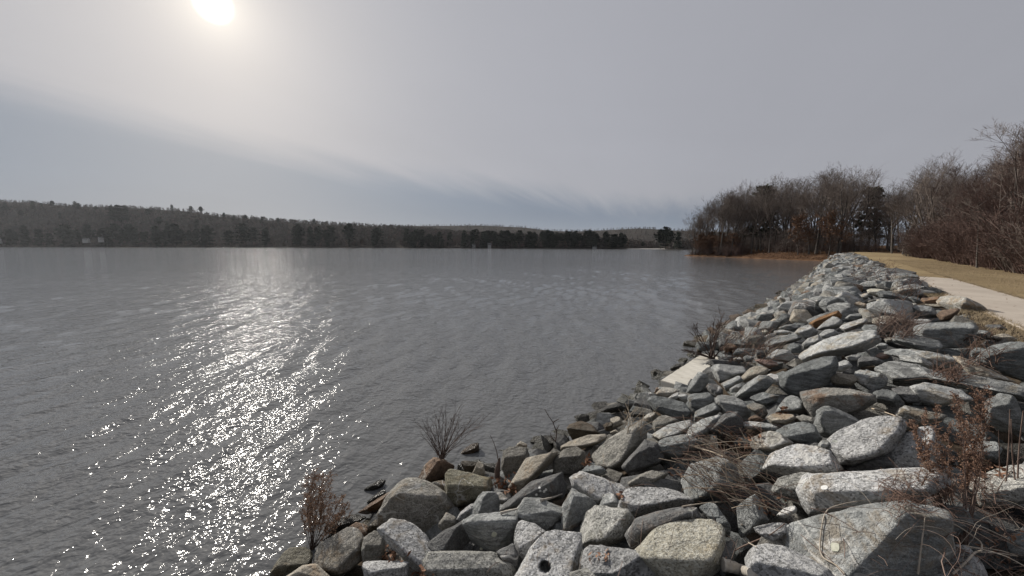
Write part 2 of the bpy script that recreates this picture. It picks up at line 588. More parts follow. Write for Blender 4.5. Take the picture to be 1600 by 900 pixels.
def lawn_mat():
    m, T, b = new_mat('lawn')
    co = T.node("ShaderNodeNewGeometry").outputs['Position']
    n1 = T.noise(co, 0.22, 5, 0.6)
    n2 = T.noise(T.scale(co, (1, 1, 1)), 2.4, 7, 0.7)
    n3 = T.noise(co, 26, 4, 0.7)
    c = T.mix(T.step(n1, 0.38, 0.62), (0.235, 0.172, 0.095), (0.33, 0.252, 0.142))
    c = T.mix(T.math('MULTIPLY', T.step(n2, 0.5, 0.68), 0.55), c, (0.15, 0.12, 0.055))
    c = T.mix(T.math('MULTIPLY', T.step(n3, 0.45, 0.65), 0.4), c, (0.40, 0.32, 0.19))
    T.put(b.inputs['Base Color'], c)
    b.inputs['Roughness'].default_value = 0.95
    b.inputs['Specular IOR Level'].default_value = 0.1
    T.put(b.inputs['Normal'], T.bump(T.math('ADD', n2, T.math('MULTIPLY', n3, 0.6)), 0.7, 0.06))


lawn_mat()


def concrete_mat(name, c1, c2, c3):
    m, T, b = new_mat(name)
    co = T.node("ShaderNodeTexCoord").outputs['Object']
    n1 = T.noise(co, 0.9, 7, 0.65)
    n2 = T.noise(co, 9, 6, 0.7)
    n3 = T.noise(co, 90, 3, 0.7)
    c = T.mix(T.step(n1, 0.36, 0.64), c1, c2)
    c = T.mix(T.math('MULTIPLY', T.step(n2, 0.55, 0.72), 0.5), c, c3)
    c = T.mix(T.math('MULTIPLY', T.step(n3, 0.55, 0.7), 0.35), c, tuple(v * 0.7 for v in c1))
    T.put(b.inputs['Base Color'], c)
    b.inputs['Roughness'].default_value = 0.9
    b.inputs['Specular IOR Level'].default_value = 0.25
    T.put(b.inputs['Normal'], T.bump(T.math('ADD', n2, T.math('MULTIPLY', n3, 0.5)), 0.4, 0.01))


concrete_mat('path_concrete', (0.41, 0.355, 0.295), (0.49, 0.43, 0.36), (0.33, 0.275, 0.215))
concrete_mat('slab_concrete', (0.55, 0.52, 0.45), (0.64, 0.61, 0.54), (0.44, 0.38, 0.29))


def water_mat():
    m, T, b = new_mat('lake_water')
    geo = T.node("ShaderNodeNewGeometry")
    p = geo.outputs['Position']
    gust = T.noise(T.scale(p, (0.03, 0.012, 0.0)), 1.0, 3, 0.5)
    amp = T.step(gust, 0.3, 0.7, 0.70, 1.15)

    def height(q):
        w1 = T.noise(T.scale(q, (1.15, 0.40, 1), (0, 0, 0.16)), 1.0, 2, 0.5, 0.4)
        w2 = T.noise(T.scale(q, (3.2, 1.9, 1), (0, 0, -0.22)), 1.0, 2, 0.55, 0.5)
        w3 = T.noise(T.scale(q, (6.5, 8.5, 1), (0, 0, 0.4)), 1.0, 2, 0.6, 0.3)
        return T.math('ADD', T.math('MULTIPLY', w1, WAVE[0]), T.math('ADD', T.math('MULTIPLY', w2, WAVE[1]), T.math('MULTIPLY', w3, WAVE[2])))
    e = 0.012
    h0 = height(p)
    hx = height(T.vmath('ADD', p, (e, 0, 0)))
    hy = height(T.vmath('ADD', p, (0, e, 0)))
    sl = T.node("ShaderNodeCombineXYZ")
    T.put(sl.inputs[0], T.math('MULTIPLY', T.math('SUBTRACT', h0, hx), 0.55 / e))
    T.put(sl.inputs[1], T.math('MULTIPLY', T.math('SUBTRACT', h0, hy), 1.05 / e))
    n = T.vmath('ADD', geo.outputs['Normal'], T.vmath('SCALE', sl.outputs[0], scale=amp))
    T.put(b.inputs['Normal'], T.vmath('NORMALIZE', n))
    b.inputs['Base Color'].default_value = (0.116, 0.118, 0.119, 1)
    b.inputs['Roughness'].default_value = 0.05
    b.inputs['IOR'].default_value = 1.333
    b.inputs['Specular IOR Level'].default_value = 0.5


WAVE = (0.115, 0.085, 0.036)
water_mat()

# ================================================================== SETTING
# ---- lake: one sheet, finer near the shore we stand on, real waves where they are big enough to see
def build_water():
    rads = [0.0, 2.0]
    while rads[-1] < 4200:
        rads.append(rads[-1] * 1.0145 + 0.012)
    rads = np.array(rads)
    az = np.radians(np.linspace(-100, 78, 430))
    R, A = np.meshgrid(rads, az, indexing='ij')
    X, Y = R * np.sin(A), R * np.cos(A)
    Z = np.zeros_like(X)
    rng = np.random.default_rng(5)
    gust = 0.75 + 0.35 * vnoise(np.stack([X.ravel() * 0.05, Y.ravel() * 0.025, 0 * X.ravel()], 1)).reshape(X.shape)
    for i in range(44):
        lam = 0.6 * (2.6 / 0.6) ** rng.random()
        th = rng.normal(0.10, 0.40)
        k = 2 * math.pi / lam
        ph = rng.random() * 6.28
        amp = 0.0040 * lam ** 0.85
        fade = np.clip(1.6 - R / (lam * 30.0), 0, 1)
        arg = k * (X * math.cos(th) - Y * math.sin(th)) + ph
        arg = arg + 0.5 * np.sin(0.23 * Y + 3 * ph)
        Z += fade * amp * (np.sin(arg) + 0.35 * np.sin(2 * arg + 1.2))
    Z = Z * gust
    # calmer against the stones
    s, u = xy_su(X, Y)
    Z *= np.clip(0.25 + (water_s(u) - s) * 0.22, 0.25, 1.0)
    V = np.stack([X, Y, Z], -1).reshape(-1, 3)
    nr, na = X.shape
    i, j = np.meshgrid(np.arange(nr - 1), np.arange(na - 1), indexing='ij')
    a = (i * na + j).ravel()
    F = np.stack([a, a + na, a + na + 1, a + 1], 1)
    tag(obj_np('lake_water', V, F, MAT['lake_water']), 'grey rippled lake water with the sun glittering on it', kind='structure')


build_water()

# ---- embankment core under the stones (soil and gravel), from under water up to the path
uu = np.concatenate([np.arange(-30, 30, 0.35), np.arange(30, 131, 1.0)])
ss = np.concatenate([np.arange(-12, -6, 1.0), np.arange(-6, 2.75, 0.25), [2.75]])
U, S = np.meshgrid(uu, ss, indexing='ij')
X, Y = su_xy(S, U)
Z = bank_z(S, U) - np.interp(S, [-6, 1.6, 2.4, 2.75], [0.36, 0.36, 0.16, 0.0]) \
    + 0.05 * fbm(np.stack([X.ravel(), Y.ravel(), 0 * X.ravel()], 1) * 1.7, 3).reshape(X.shape) * (S < 2.6)
V = np.stack([X, Y, Z], -1).reshape(-1, 3)


def grid_faces(n, m):
    i, j = np.meshgrid(np.arange(n - 1), np.arange(m - 1), indexing='ij')
    a = (i * m + j).ravel()
    return np.stack([a, a + m, a + m + 1, a + 1], 1)


tag(obj_np('embankment_soil', V, grid_faces(*U.shape)[:, ::-1], MAT['soil']), 'dark soil and gravel showing between the stones', kind='structure')

# ---- the lawn behind the crest, and the land beyond: one big sheet each
def lawn_z(s, u):
    base = 2.4 + 0.05 * np.sin(u * 0.11) * np.clip((s - 4.6) / 3, 0, 1)
    return base - 0.09 * np.clip(s - 5.2, 0, 30) ** 1.15 * 0.35


uu = np.concatenate([np.arange(-60, 130, 1.0)])
ss = np.concatenate([[2.75, 3.2, 3.8, 4.4, 5.0], np.arange(6, 40, 1.0), [45, 60, 90, 140, 220]])
U, S = np.meshgrid(uu, ss, indexing='ij')
X, Y = su_xy(S, U)
Z = lawn_z(S, U) + 0.02 * vnoise(np.stack([X.ravel(), Y.ravel(), 0 * X.ravel()], 1) * 0.9).reshape(X.shape) * (S > 4.5)
V = np.stack([X, Y, Z], -1).reshape(-1, 3)
tag(obj_np('lawn_ground', V, grid_faces(*U.shape)[:, ::-1], MAT['lawn']), 'tan winter lawn along the top of the embankment', kind='structure')

# ---- concrete path, a real slab 3 cm proud of the lawn with worn edges
PU = np.linspace(-20, 29, 150)
rngp = np.random.default_rng(3)
prof = [(2.80, -0.10), (2.80, 0.020), (2.83, 0.032), (3.2, 0.036), (3.55, 0.038), (3.9, 0.036), (4.30, 0.032), (4.33, 0.020), (4.33, -0.10)]
P = []
for k, (s0, dz0) in enumerate(prof):
    ue = PU.copy()
    # the far end of the path is cut across on the skew and slightly rounded
    ue = -20 + (PU + 20) * ((28.6 - (s0 - 2.8) * 0.87 + 20) / 49.0)
    x, y = su_xy(np.full_like(ue, s0) + 0.012 * np.sin(ue * 1.7 + s0), ue)
    P.append(np.stack([x, y, np.full_like(x, 2.4 + dz0)], 1))
P = np.stack(P, 1)
nP, mP = P.shape[:2]
V = P.reshape(-1, 3)
F = grid_faces(nP, mP)[:, ::-1]
tag(obj_np('concrete_path', V, F, MAT['path_concrete'], smooth=False), 'pale concrete footpath along the top of the embankment', kind='structure')

# ---- wooded point and the land behind it
SHY = [60, 92, 97, 104, 110, 116, 129, 145, 152, 160, 172, 200, 240, 320, 450, 800]
SHX = [70, 82, 81.5, 78.5, 77, 76, 75.6, 69.5, 70.5, 78, 90, 118, 160, 230, 330, 600]


def shore_x(y):
    return np.interp(y, SHY, SHX)


xs = np.concatenate([np.arange(60, 130, 1.5), np.arange(130, 420, 12)])
ys = np.concatenate([np.arange(84, 175, 1.5), np.arange(175, 460, 12)])
Xg, Yg = np.meshgrid(xs, ys, indexing='ij')
D = (Xg - shore_x(Yg)) * 0.8


def point_z(x, y):
    d = (np.asarray(x) - shore_x(y)) * 0.8
    return np.where(d > 0, np.minimum(0.2 + d * 0.26, 2.0 + d * 0.03), d * 0.35)


Zg = np.minimum(point_z(Xg, Yg), 4.0) + np.where(D > 0.6, 0.12, 0.0) * fbm(np.stack([Xg.ravel(), Yg.ravel(), 0 * Xg.ravel()], 1) * 0.5, 3).reshape(Xg.shape)
sg_, ug_ = xy_su(Xg, Yg)
Zg = np.where((sg_ > -3) & (ug_ < 112), np.minimum(Zg, 1.0 + np.clip((ug_ - 96) * 0.07, -3, 1)), Zg)
V = np.stack([Xg, Yg, Zg], -1).reshape(-1, 3)
tag(obj_np('wooded_point_ground', V, grid_faces(*Xg.shape), MAT['litter_ground']), 'low bank of brown leaf litter round the wooded point', kind='structure')

# ---- far hills across the lake
HPX = np.arange(-330, 1330, 8.0)


def hill(name, sky_pts, d0_pts, d1_pts, trees_h, label, seed):
    sk = np.interp(HPX, *zip(*sky_pts))
    d0 = np.interp(HPX, *zip(*d0_pts))
    d1 = np.interp(HPX, *zip(*d1_pts))
    nr = 26
    t = np.linspace(0, 1, nr)
    zr = CAM_H + (383.9 - sk) / FPX * d1 - trees_h
    rows = []
    for k, tt in enumerate(t):
        d = d0 + (d1 - d0) * tt
        prof_ = 0.30 * tt + 0.70 * tt * tt * (3 - 2 * tt)
        z = 0.8 + (zr - 0.8) * prof_
        x = (HPX - 800) / FPX * d
        z = z + 2.5 * fbm(np.stack([x * 0.008 + seed, d * 0.008, 0 * x], 1), 3) * math.sin(tt * math.pi)
        if k == 0:
            z = np.full_like(z, -1.0)
        rows.append(np.stack([x, d, z], 1))
    rows.append(np.stack([(HPX - 800) / FPX * (d1 + 500), d1 + 500, zr - 30], 1))
    G = np.stack(rows, 0)
    tag(obj_np(name, G.reshape(-1, 3), grid_faces(*G.shape[:2])[:, ::-1], MAT['hill_floor']), label, kind='structure')
    return G


HA = hill('wooded_hill', [(-400, 316), (0, 314), (60, 315), (125, 321), (190, 322), (250, 325), (300, 328), (350, 336), (400, 339), (440, 343), (500, 347), (570, 350), (650, 355), (750, 364), (860, 371), (980, 377), (1010, 381), (1330, 381)],
          [(-400, 1150), (0, 1050), (165, 1000), (300, 900), (640, 640), (800, 540), (975, 450), (990, 560), (1030, 560), (1045, 380), (1330, 330)],
          [(-400, 1700), (0, 1550), (300, 1350), (640, 1000), (980, 700), (1030, 700), (1330, 560)], 8.0, 'brown wooded hillside across the lake', 1.0)
HB = hill('far_ridge', [(-400, 340), (300, 345), (500, 350), (570, 352), (650, 352), (750, 351), (820, 354), (860, 359), (900, 360), (960, 357), (1000, 355), (1050, 358), (1100, 360), (1330, 360)],
          [(-400, 1800), (640, 1150), (1000, 900), (1330, 800)],
          [(-400, 3000), (640, 2400), (1000, 1900), (1330, 1700)], 8.0, 'distant low wooded ridge behind the far shore', 7.0)


def hill_point(G, rng, lo=0.02, hi=0.99, px=None):
    r = rng.uniform(lo, hi) * (G.shape[0] - 2)
    c = rng.uniform(0, G.shape[1] - 1.001) if px is None else np.interp(px, HPX, np.arange(len(HPX)))
    i, j = int(r), int(min(c, G.shape[1] - 1.001))
    fr, fc = r - i, c - j
    return (G[i, j] * (1 - fr) * (1 - fc) + G[i + 1, j] * fr * (1 - fc) + G[i, j + 1] * (1 - fr) * fc + G[i + 1, j + 1] * fr * fc)


def far_wood(name, G, n, mat, label, seed, h=(8.5, 11.5)):
    rng = np.random.default_rng(seed)
    C = np.array([hill_point(G, rng) for _ in range(n)])
    C = C[(np.abs((C[:, 0] / C[:, 1]) * FPX) < 1000)]
    H = rng.uniform(*h, len(C)) * np.where(rng.random(len(C)) < 0.1, 1.2, 1.0)
    mb = MB()
    mb.segs(C - [0, 0, 1], C + np.stack([0 * H, 0 * H, H * 0.85], 1), 0.16, 0.08, 3)
    K = 34
    th = rng.uniform(0, 6.28, (len(C), K))
    rr = np.sqrt(rng.random((len(C), K))) * H[:, None] * 0.33
    hz = rng.uniform(0.08, 1.0, (len(C), K))
    rr *= np.sqrt(np.clip(1.25 - hz, 0.1, 1)) * 1.1
    Q = np.stack([C[:, None, 0] + rr * np.cos(th), C[:, None, 1] + rr * np.sin(th), C[:, None, 2] + hz * H[:, None]], -1).reshape(-1, 3)
    mb.tris(Q, 1.4, rng, aspect=0.9)
    tag(mb.build(name, MAT[mat], smooth=False), label, kind='stuff')


far_wood('far_woodland', HA, 6500, 'far_wood', 'bare grey woodland covering the hillside across the lake', 21)
far_wood('far_woodland', HA, 1700, 'far_wood_red', 'reddish bare woodland in patches on the hillside across the lake', 22)
far_wood('far_woodland', HB, 3800, 'far_wood', 'bare woodland on the distant ridge', 23)

# a pale strip of beach at the far right end of the lake
mb = MB()
x0 = [(px - 800) / FPX * 452 for px in (985, 1000, 1020, 1045)]
mb.add([(x0[0], 455, .05), (x0[1], 448, .05), (x0[2], 446, .05), (x0[3], 450, .05), (x0[3], 470, .5), (x0[2], 480, .6), (x0[1], 480, .6), (x0[0], 474, .5)],
       [(0, 1, 6, 7), (1, 2, 5, 6), (2, 3, 4, 5)])
tag(mb.build('beach', MAT['beach']), 'pale strip of sand at the far end of the lake', kind='structure')
# a low dark islet off the far left shore
pxs = np.linspace(163, 243, 24)
d = 830.0
ring = []
mb = MB()
top = []
for k, px in enumerate(pxs):
    w = math.sin(math.pi * k / 23) ** 0.5
    x = (px - 800) / FPX * d
    top.append([(x, d - 7 * w, -0.2), (x, d, 0.15 + 0.9 * w * (0.7 + 0.3 * math.sin(k * 1.9))), (x, d + 9 * w, -0.2)])
G = np.array(top)
mb.add(G.reshape(-1, 3), grid_faces(24, 3))
tag(mb.build('low_islet', MAT['hill_floor']), 'low dark islet lying off the far left shore', kind='structure')

# ================================================================== ROCKS
VIEWS = {'A': (400, 680, 1145 / 280), 'B': (640, 680, 1145 / 280), 'C': (880, 680, 1145 / 280), 'D': (1120, 680, 1145 / 280), 'E': (1320, 680, 1145 / 280),
         'F': (880, 540, 4.7375), 'G': (1080, 540, 4.7375), 'H': (1280, 540, 4.7375), 'I': (1080, 450, 6.0), 'J': (1240, 450, 6.0), 'K': (1400, 450, 6.0),
         'L': (400, 600, 3.0)}
HAND = []      # image boxes of the rocks placed one by one


def hull2(P):
    P = sorted(map(tuple, P))

    def half(Q):
        h = []
        for p in Q:
            while len(h) > 1 and (h[-1][0] - h[-2][0]) * (p[1] - h[-2][1]) - (h[-1][1] - h[-2][1]) * (p[0] - h[-2][0]) <= 0:
                h.pop()
            h.append(p)
        return h[:-1]
    return np.array(half(P) + half(P[::-1]))


def shape_rock(N, D, ext_axes, ext, level, power, rng, amp, size):
    dirs, F = ico(level)
    d = (dirs * ext) @ ext_axes
    d /= np.linalg.norm(d, axis=1, keepdims=True)
    v = np.maximum(d @ N.T / D, 1e-4)
    r = (v ** power).sum(1) ** (-1.0 / power)
    r = np.minimum(r, 2.2 * np.median(r))
    P = d * r[:, None]
    o = rng.uniform(0, 90, 3)
    f = 1 + amp * (0.9 * fbm(P / size * 1.6 + o, 3) + 0.55 * fbm(P / size * 6.0 + o, 3, 0.55))
    chip = np.abs(vnoise(P / size * 3.1 + o + 7))
    f -= amp * 1.1 * np.clip(0.22 - chip, 0, 1) / 0.22 * 0.6
    tr = (P @ ext_axes[2]) / size * 5 + 1.5 * vnoise(P / size * 1.3 + o + 31)
    f += amp * 0.5 * (np.abs(tr - np.round(tr)) - 0.25)
    return P * f[:, None], F


def R(view, label, tone, poly, ridge=None, lift=0.0, thick=1.0, hole=None, group='granite rocks of the lakeside riprap', t=None):
    ox, oy, sc = VIEWS[view]
    P2 = np.array(poly, float) / sc + [ox, oy]
    H2 = hull2(P2)
    c2 = (H2.min(0) + H2.max(0)) / 2 * 0.5 + H2.mean(0) * 0.5
    w, h = np.ptp(H2, axis=0)
    HAND.append((c2[0], c2[1], w, h, H2))
    rng = np.random.default_rng(int(c2[0] * 7 + c2[1] * 131) % 99991)
    # stand it on the bank: its lowest third meets the slope
    yb = min(c2[1] + 0.22 * h, 1080)
    tb, _ = ray_bank(c2[0], yb, 0.0)
    dpx = tb
    size = math.sqrt(max(w, 6) * max(h, 6)) * dpx / FPX
    tcn, C = ray_bank(c2[0], c2[1], 0.10 * size + lift)
    if t is not None:
        tcn = t
        C = CAM + ray(*c2) * t
    rd = ray(*c2)
    rd = rd / np.linalg.norm(rd)
    c = -rd
    x = np.cross(rd, [0, 0, 1.0])
    x /= np.linalg.norm(x)
    v = np.cross(x, rd)
    pitch = math.asin(-rd[2])

    def to2(p):
        q = CAM + ray(*p) * tcn
        # slide along its own sight line onto the plane through C across the sight line
        dq = q - CAM
        dq = dq * ((C - CAM) @ rd) / (dq @ rd)
        e = CAM + dq - C
        return np.array([e @ x, e @ v])
    E = np.array([to2(p) for p in H2])
    E = E * 1.06
    lo, hi = E.min(0), E.max(0)
    sw, sh = hi - lo
    size = math.sqrt(sw * sh)
    N, D = [], []
    m = len(E)
    area = sum(E[i][0] * E[(i + 1) % m][1] - E[(i + 1) % m][0] * E[i][1] for i in range(m))
    for i in range(m):
        a, b = E[i], E[(i + 1) % m]
        e = b - a
        L = np.linalg.norm(e)
        if L < 1e-4:
            continue
        n2 = np.array([e[1], -e[0]]) / L * (1 if area > 0 else -1)
        dist = max(n2 @ a, 0.08 * size)
        for sgn, tl in ((1, rng.uniform(0.10, 0.40)), (-1, rng.uniform(0.2, 0.6))):
            n = n2[0] * x + n2[1] * v + sgn * tl * c
            ln = np.linalg.norm(n)
            N.append(n / ln)
            D.append(dist / ln)
    if ridge is None:
        yy = H2[:, 1].min() + h * rng.uniform(0.40, 0.62)
        tl = rng.uniform(-0.16, 0.16) * w
        rp2 = [(c2[0] - w * .4, yy + tl), (c2[0] + w * .4, yy - tl)]
    else:
        rp2 = np.array(ridge, float) / sc + [ox, oy]
    A, B = to2(rp2[0]), to2(rp2[1])
    e = (B - A) / (np.linalg.norm(B - A) + 1e-9)
    rp = np.array([-e[1], e[0]])
    if rp @ np.array([-0.30, 1.0]) < 0:
        rp = -rp
    upness = abs(rp[1])
    thT = upness * np.clip(math.radians(84) - pitch, 0.45, 1.12) + (1 - upness) * 0.75 + rng.uniform(-.10, .10)
    thF = upness * np.clip(pitch - math.radians(2), 0.30, 0.75) + (1 - upness) * 0.8
    r3 = rp[0] * x + rp[1] * v
    nT = math.cos(thT) * c + math.sin(thT) * r3
    nF = math.cos(thF) * c - math.sin(thF) * r3
    mid = (A + B) / 2
    Dp = 0.42 * size * thick
    for _ in range(40):
        q = mid[0] * x + mid[1] * v + Dp * c
        if nT @ q > 0.16 * size and nF @ q > 0.16 * size:
            break
        Dp += 0.05 * size
    q = mid[0] * x + mid[1] * v + Dp * c
    N += [nT, nF]
    D += [nT @ q, nF @ q]
    # the fracture faces are broken up by smaller ones beside them
    for n0, cnt in (((nT, 2), (nF, 4)) if hole is None and tone != 'cream' else ()):
        for _ in range(cnt):
            n = n0 + rng.normal(0, 0.42, 3)
            n /= np.linalg.norm(n)
            sup = n @ q + 0.30 * (abs(n @ x) * sw + abs(n @ v) * sh) * rng.uniform(0.5, 0.95)
            N.append(n)
            D.append(max(sup, 0.2 * size))
    # broken extra facets and a back
    for _ in range(5):
        n = rng.normal(size=3)
        n = n / np.linalg.norm(n)
        ex = abs(n @ x) * sw * .5 + abs(n @ v) * sh * .5 + abs(n @ c) * Dp
        N.append(n)
        D.append(ex * rng.uniform(1.02, 1.3))
    for k in range(2):
        n = -c + rng.normal(size=3) * 0.35
        N.append(n / np.linalg.norm(n))
        D.append(0.5 * size * thick)
    N, D = np.array(N), np.array(D)
    px = max(w, h)
    level = 5 if px > 42 else 4
    if hole is not None or px > 200:
        level = 6
    axes = np.stack([e[0] * x + e[1] * v, r3, c])
    ext = np.array([max(sw, 0.3 * size), max(sh, 0.3 * size), size * thick])
    V, F = shape_rock(N, D * 1.085, axes, ext, level, 150, rng, 0.050 if tone not in ('cream',) else 0.030, size)
    if hole is not None:
        hp = to2(np.array(hole[:2]) / sc + [ox, oy])
        rad = hole[2] / sc * tcn / FPX
        q2 = np.stack([V @ x, V @ v], 1)
        rr = np.linalg.norm((q2 - hp) * [1.0, 1.15], axis=1)
        front = (V @ c) > 0
        V = V - (np.clip((rad * 1.12 - rr) / (rad * 0.22), 0, 1) * front * 0.20)[:, None] * c
    o = obj_np('rock', V, F, MAT[tone], loc=C)
    tag(o, label, 'rock', group)
    return o


# --- left corner by the water (views A, L)
R('A', 'rounded olive brown rock in the water at the foot of the left feathery shrub', 'mos', [(105, 870), (170, 770), (215, 720), (310, 715), (350, 770), (330, 850), (240, 900), (110, 900)])
R('A', 'smooth tan rock just below the left feathery shrub, cut by the picture edge', 'tan', [(200, 910), (300, 840), (400, 825), (490, 870), (500, 980), (200, 980)])
R('A', 'brownish grey rock right of the feathery shrub with a shaded right face', 'bg', [(380, 680), (480, 650), (590, 592), (650, 625), (685, 680), (670, 790), (600, 850), (520, 900), (430, 860), (370, 780)], [(520, 840), (675, 690)])
R('A', 'small upright grey rock between the brownish rock and the speckled granite one', 'bgt', [(695, 660), (760, 612), (805, 650), (820, 720), (790, 800), (690, 810), (678, 740)])
R('A', 'light speckled granite boulder with a dark crack lying against the big brownish boulder', 'lg', [(785, 610), (870, 548), (960, 552), (1050, 600), (1090, 680), (1145, 760), (1145, 830), (1060, 870), (1000, 840), (880, 720)], [(880, 725), (1100, 850)])
R('A', 'grey speckled rock at the bottom edge left of the long pale slab', 'lg', [(565, 910), (690, 815), (830, 810), (960, 815), (975, 880), (900, 980), (560, 980)], [(740, 880), (960, 830)])
R('A', 'dark wet flat rock at the waterline between feathery shrub and big brownish boulder', 'wet', [(460, 620), (520, 540), (640, 500), (700, 530), (600, 580), (520, 640)])
R('A', 'small reddish brown rock just left of the light speckled granite boulder', 'rust', [(595, 590), (640, 560), (710, 575), (715, 640), (680, 670), (620, 620)])
R('A', 'rusty split ledge leaning on the left side of the big brownish boulder', 'rust', [(660, 490), (740, 430), (840, 370), (860, 390), (800, 470), (720, 500)], [(660, 495), (840, 385)])
R('A', 'dark wet ledge in the water behind the rusty split ledge', 'wet', [(690, 440), (800, 365), (830, 330), (850, 350), (800, 400), (700, 470)])
R('A', 'low dark wet rock awash farthest out beside the big brownish boulder', 'wet', [(690, 345), (790, 285), (830, 290), (800, 330), (720, 370)])
R('A', 'small wet stone with a pale spot touching the left foot of the big brownish boulder', 'wetbrown', [(715, 560), (760, 530), (800, 560), (790, 610), (730, 620)])
R('L', 'big brownish grey boulder with a speckled top edge near the water', 'bg', [(585, 600), (640, 510), (700, 455), (750, 450), (820, 480), (890, 525), (915, 580), (880, 640), (845, 700), (800, 725), (700, 660), (590, 655)], [(640, 520), (890, 545)])
# --- view B
R('B', 'red brown rock holding the bare twiggy shrub at the water', 'rust', [(65, 270), (100, 200), (150, 150), (210, 160), (270, 200), (270, 260), (180, 280), (120, 310), (70, 300)], [(100, 290), (160, 200)])
R('B', 'small rusty stone in the water behind the bare twiggy shrub', 'rust', [(300, 130), (390, 60), (435, 50), (440, 100), (380, 130)])
R('B', 'brown stone half under water right of the bare twiggy shrub', 'wetbrown', [(330, 170), (420, 160), (470, 200), (440, 240), (360, 240)])
R('B', 'small pointed tan stone standing in the water by the mossy rock', 'tan', [(400, 250), (440, 165), (470, 190), (480, 250), (430, 265)])
R('B', 'mossy rock with a light ridge behind the patch of fallen leaves', 'mos', [(245, 260), (270, 228), (330, 240), (380, 270), (500, 280), (520, 350), (440, 360), (370, 430), (300, 450), (250, 400)], [(255, 320), (515, 335)])
R('B', 'small brown rock wedged between the shrub rock and the big brownish boulder', 'bg', [(140, 310), (190, 268), (240, 290), (240, 350), (200, 360)])
R('B', 'grey pointed rock just below the patch of fallen leaves', 'gn', [(390, 500), (440, 400), (470, 370), (540, 375), (580, 430), (580, 500), (500, 530), (400, 530)], [(440, 520), (480, 390)])
R('B', 'narrow pale sloping rock left of the grey pointed one under the leaf patch', 'lg', [(300, 540), (330, 490), (430, 410), (440, 420), (400, 500), (330, 555)])
R('B', 'tan broken piece under the patch of fallen leaves', 'bgt', [(500, 390), (560, 370), (630, 370), (640, 400), (590, 440), (540, 420)])
R('B', 'grey rock with one round pale lichen spot on its face', 'gn', [(365, 560), (420, 520), (560, 520), (690, 500), (690, 600), (660, 680), (590, 740), (490, 750), (400, 745), (395, 620)], [(370, 565), (690, 555)])
R('B', 'egg shaped rock with a dark face and light left side', 'dk', [(115, 690), (220, 620), (330, 558), (380, 590), (398, 640), (370, 700), (310, 755), (160, 750)], [(205, 750), (300, 590)])
R('B', 'small brown rock filling the gap right of the big brownish boulder', 'bg', [(180, 580), (240, 490), (290, 510), (290, 570), (220, 610)])
R('B', 'long pale flat topped slab at the bottom edge left of the drilled stone', 'lgm', [(125, 800), (150, 755), (250, 760), (520, 755), (600, 790), (640, 840), (640, 900), (560, 960), (120, 960)], [(120, 865), (620, 850)])
R('B', 'pale granite block with a round drill hole', 'lg', [(865, 640), (930, 622), (1075, 640), (1070, 720), (1040, 900), (1030, 980), (640, 980), (700, 880), (790, 720)], [(690, 950), (1040, 955)], hole=(866, 836, 31), thick=0.8)
R('B', 'speckled granite rock tucked behind the left side of the drilled block', 'lg', [(690, 560), (740, 540), (790, 570), (870, 630), (820, 690), (740, 800), (700, 760), (680, 690)], [(690, 720), (850, 640)])
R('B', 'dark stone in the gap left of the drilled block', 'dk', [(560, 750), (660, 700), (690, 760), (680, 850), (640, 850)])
R('B', 'big humped grey rock with a dark hollow face behind the drilled block', 'gn', [(690, 480), (750, 408), (830, 410), (900, 440), (985, 480), (980, 560), (960, 620), (870, 625), (790, 560), (700, 540)], [(700, 520), (975, 475)])
R('B', 'long dark slab with small white spots on its face', 'dk', [(600, 460), (680, 390), (780, 300), (960, 250), (1030, 270), (1035, 330), (960, 400), (850, 410), (720, 430), (610, 480)], [(610, 460), (960, 275)])
R('B', 'tan wedge of rock sloping down to the patch of fallen leaves', 'tan', [(630, 350), (700, 230), (760, 130), (800, 100), (920, 78), (940, 110), (900, 180), (800, 280), (700, 360)], [(790, 300), (938, 105)])
R('B', 'brownish grey rock at the waterline left of the tan wedge', 'bg', [(605, 110), (640, 78), (740, 90), (755, 130), (700, 230), (620, 260), (590, 200)], [(600, 150), (745, 130)])
R('B', 'small tan stone in the water behind the tan wedge', 'tan', [(680, 70), (710, 40), (750, 60), (745, 85), (690, 85)])
R('B', 'grey brown rock right of the tan wedge under the long tan one', 'bg', [(930, 150), (990, 100), (1060, 78), (1110, 110), (1110, 200), (1040, 240), (930, 240)], [(935, 150), (1110, 130)])
# --- view F (water side, middle)
R('F', 'long low tan rock left of the big cream wedge', 'tan', [(0, 740), (60, 710), (180, 665), (280, 670), (330, 660), (270, 720), (150, 760), (60, 770), (0, 770)], [(0, 765), (300, 700)])
R('F', 'big cream grey wedge with a dark right face near the water', 'bgt', [(200, 800), (330, 700), (430, 640), (545, 590), (590, 640), (598, 700), (500, 800), (440, 900), (380, 920), (260, 880), (205, 840)], [(530, 610), (425, 890)])
R('C', 'dark pyramid shaped rock right of the big cream wedge', 'dk', [(385, 190), (440, 130), (520, 42), (590, 60), (630, 140), (600, 180), (470, 225), (420, 230)], [(430, 140), (590, 60)])
R('F', 'broad grey slab with a dark underside right of the dark pyramid rock', 'gn', [(675, 750), (760, 690), (900, 660), (1050, 655), (1060, 700), (960, 740), (920, 800), (860, 850), (790, 830), (720, 790)], [(690, 760), (1055, 690)])
R('F', 'light split rock lying above the broad grey slab', 'gl', [(625, 700), (680, 650), (780, 590), (920, 560), (950, 610), (900, 650), (760, 680), (700, 720)], [(640, 705), (945, 630)])
R('F', 'brownish block between the dry grass stems and the dark green slab', 'bgt', [(675, 560), (720, 525), (820, 512), (855, 560), (780, 600), (690, 640), (670, 600)], [(672, 590), (850, 560)])
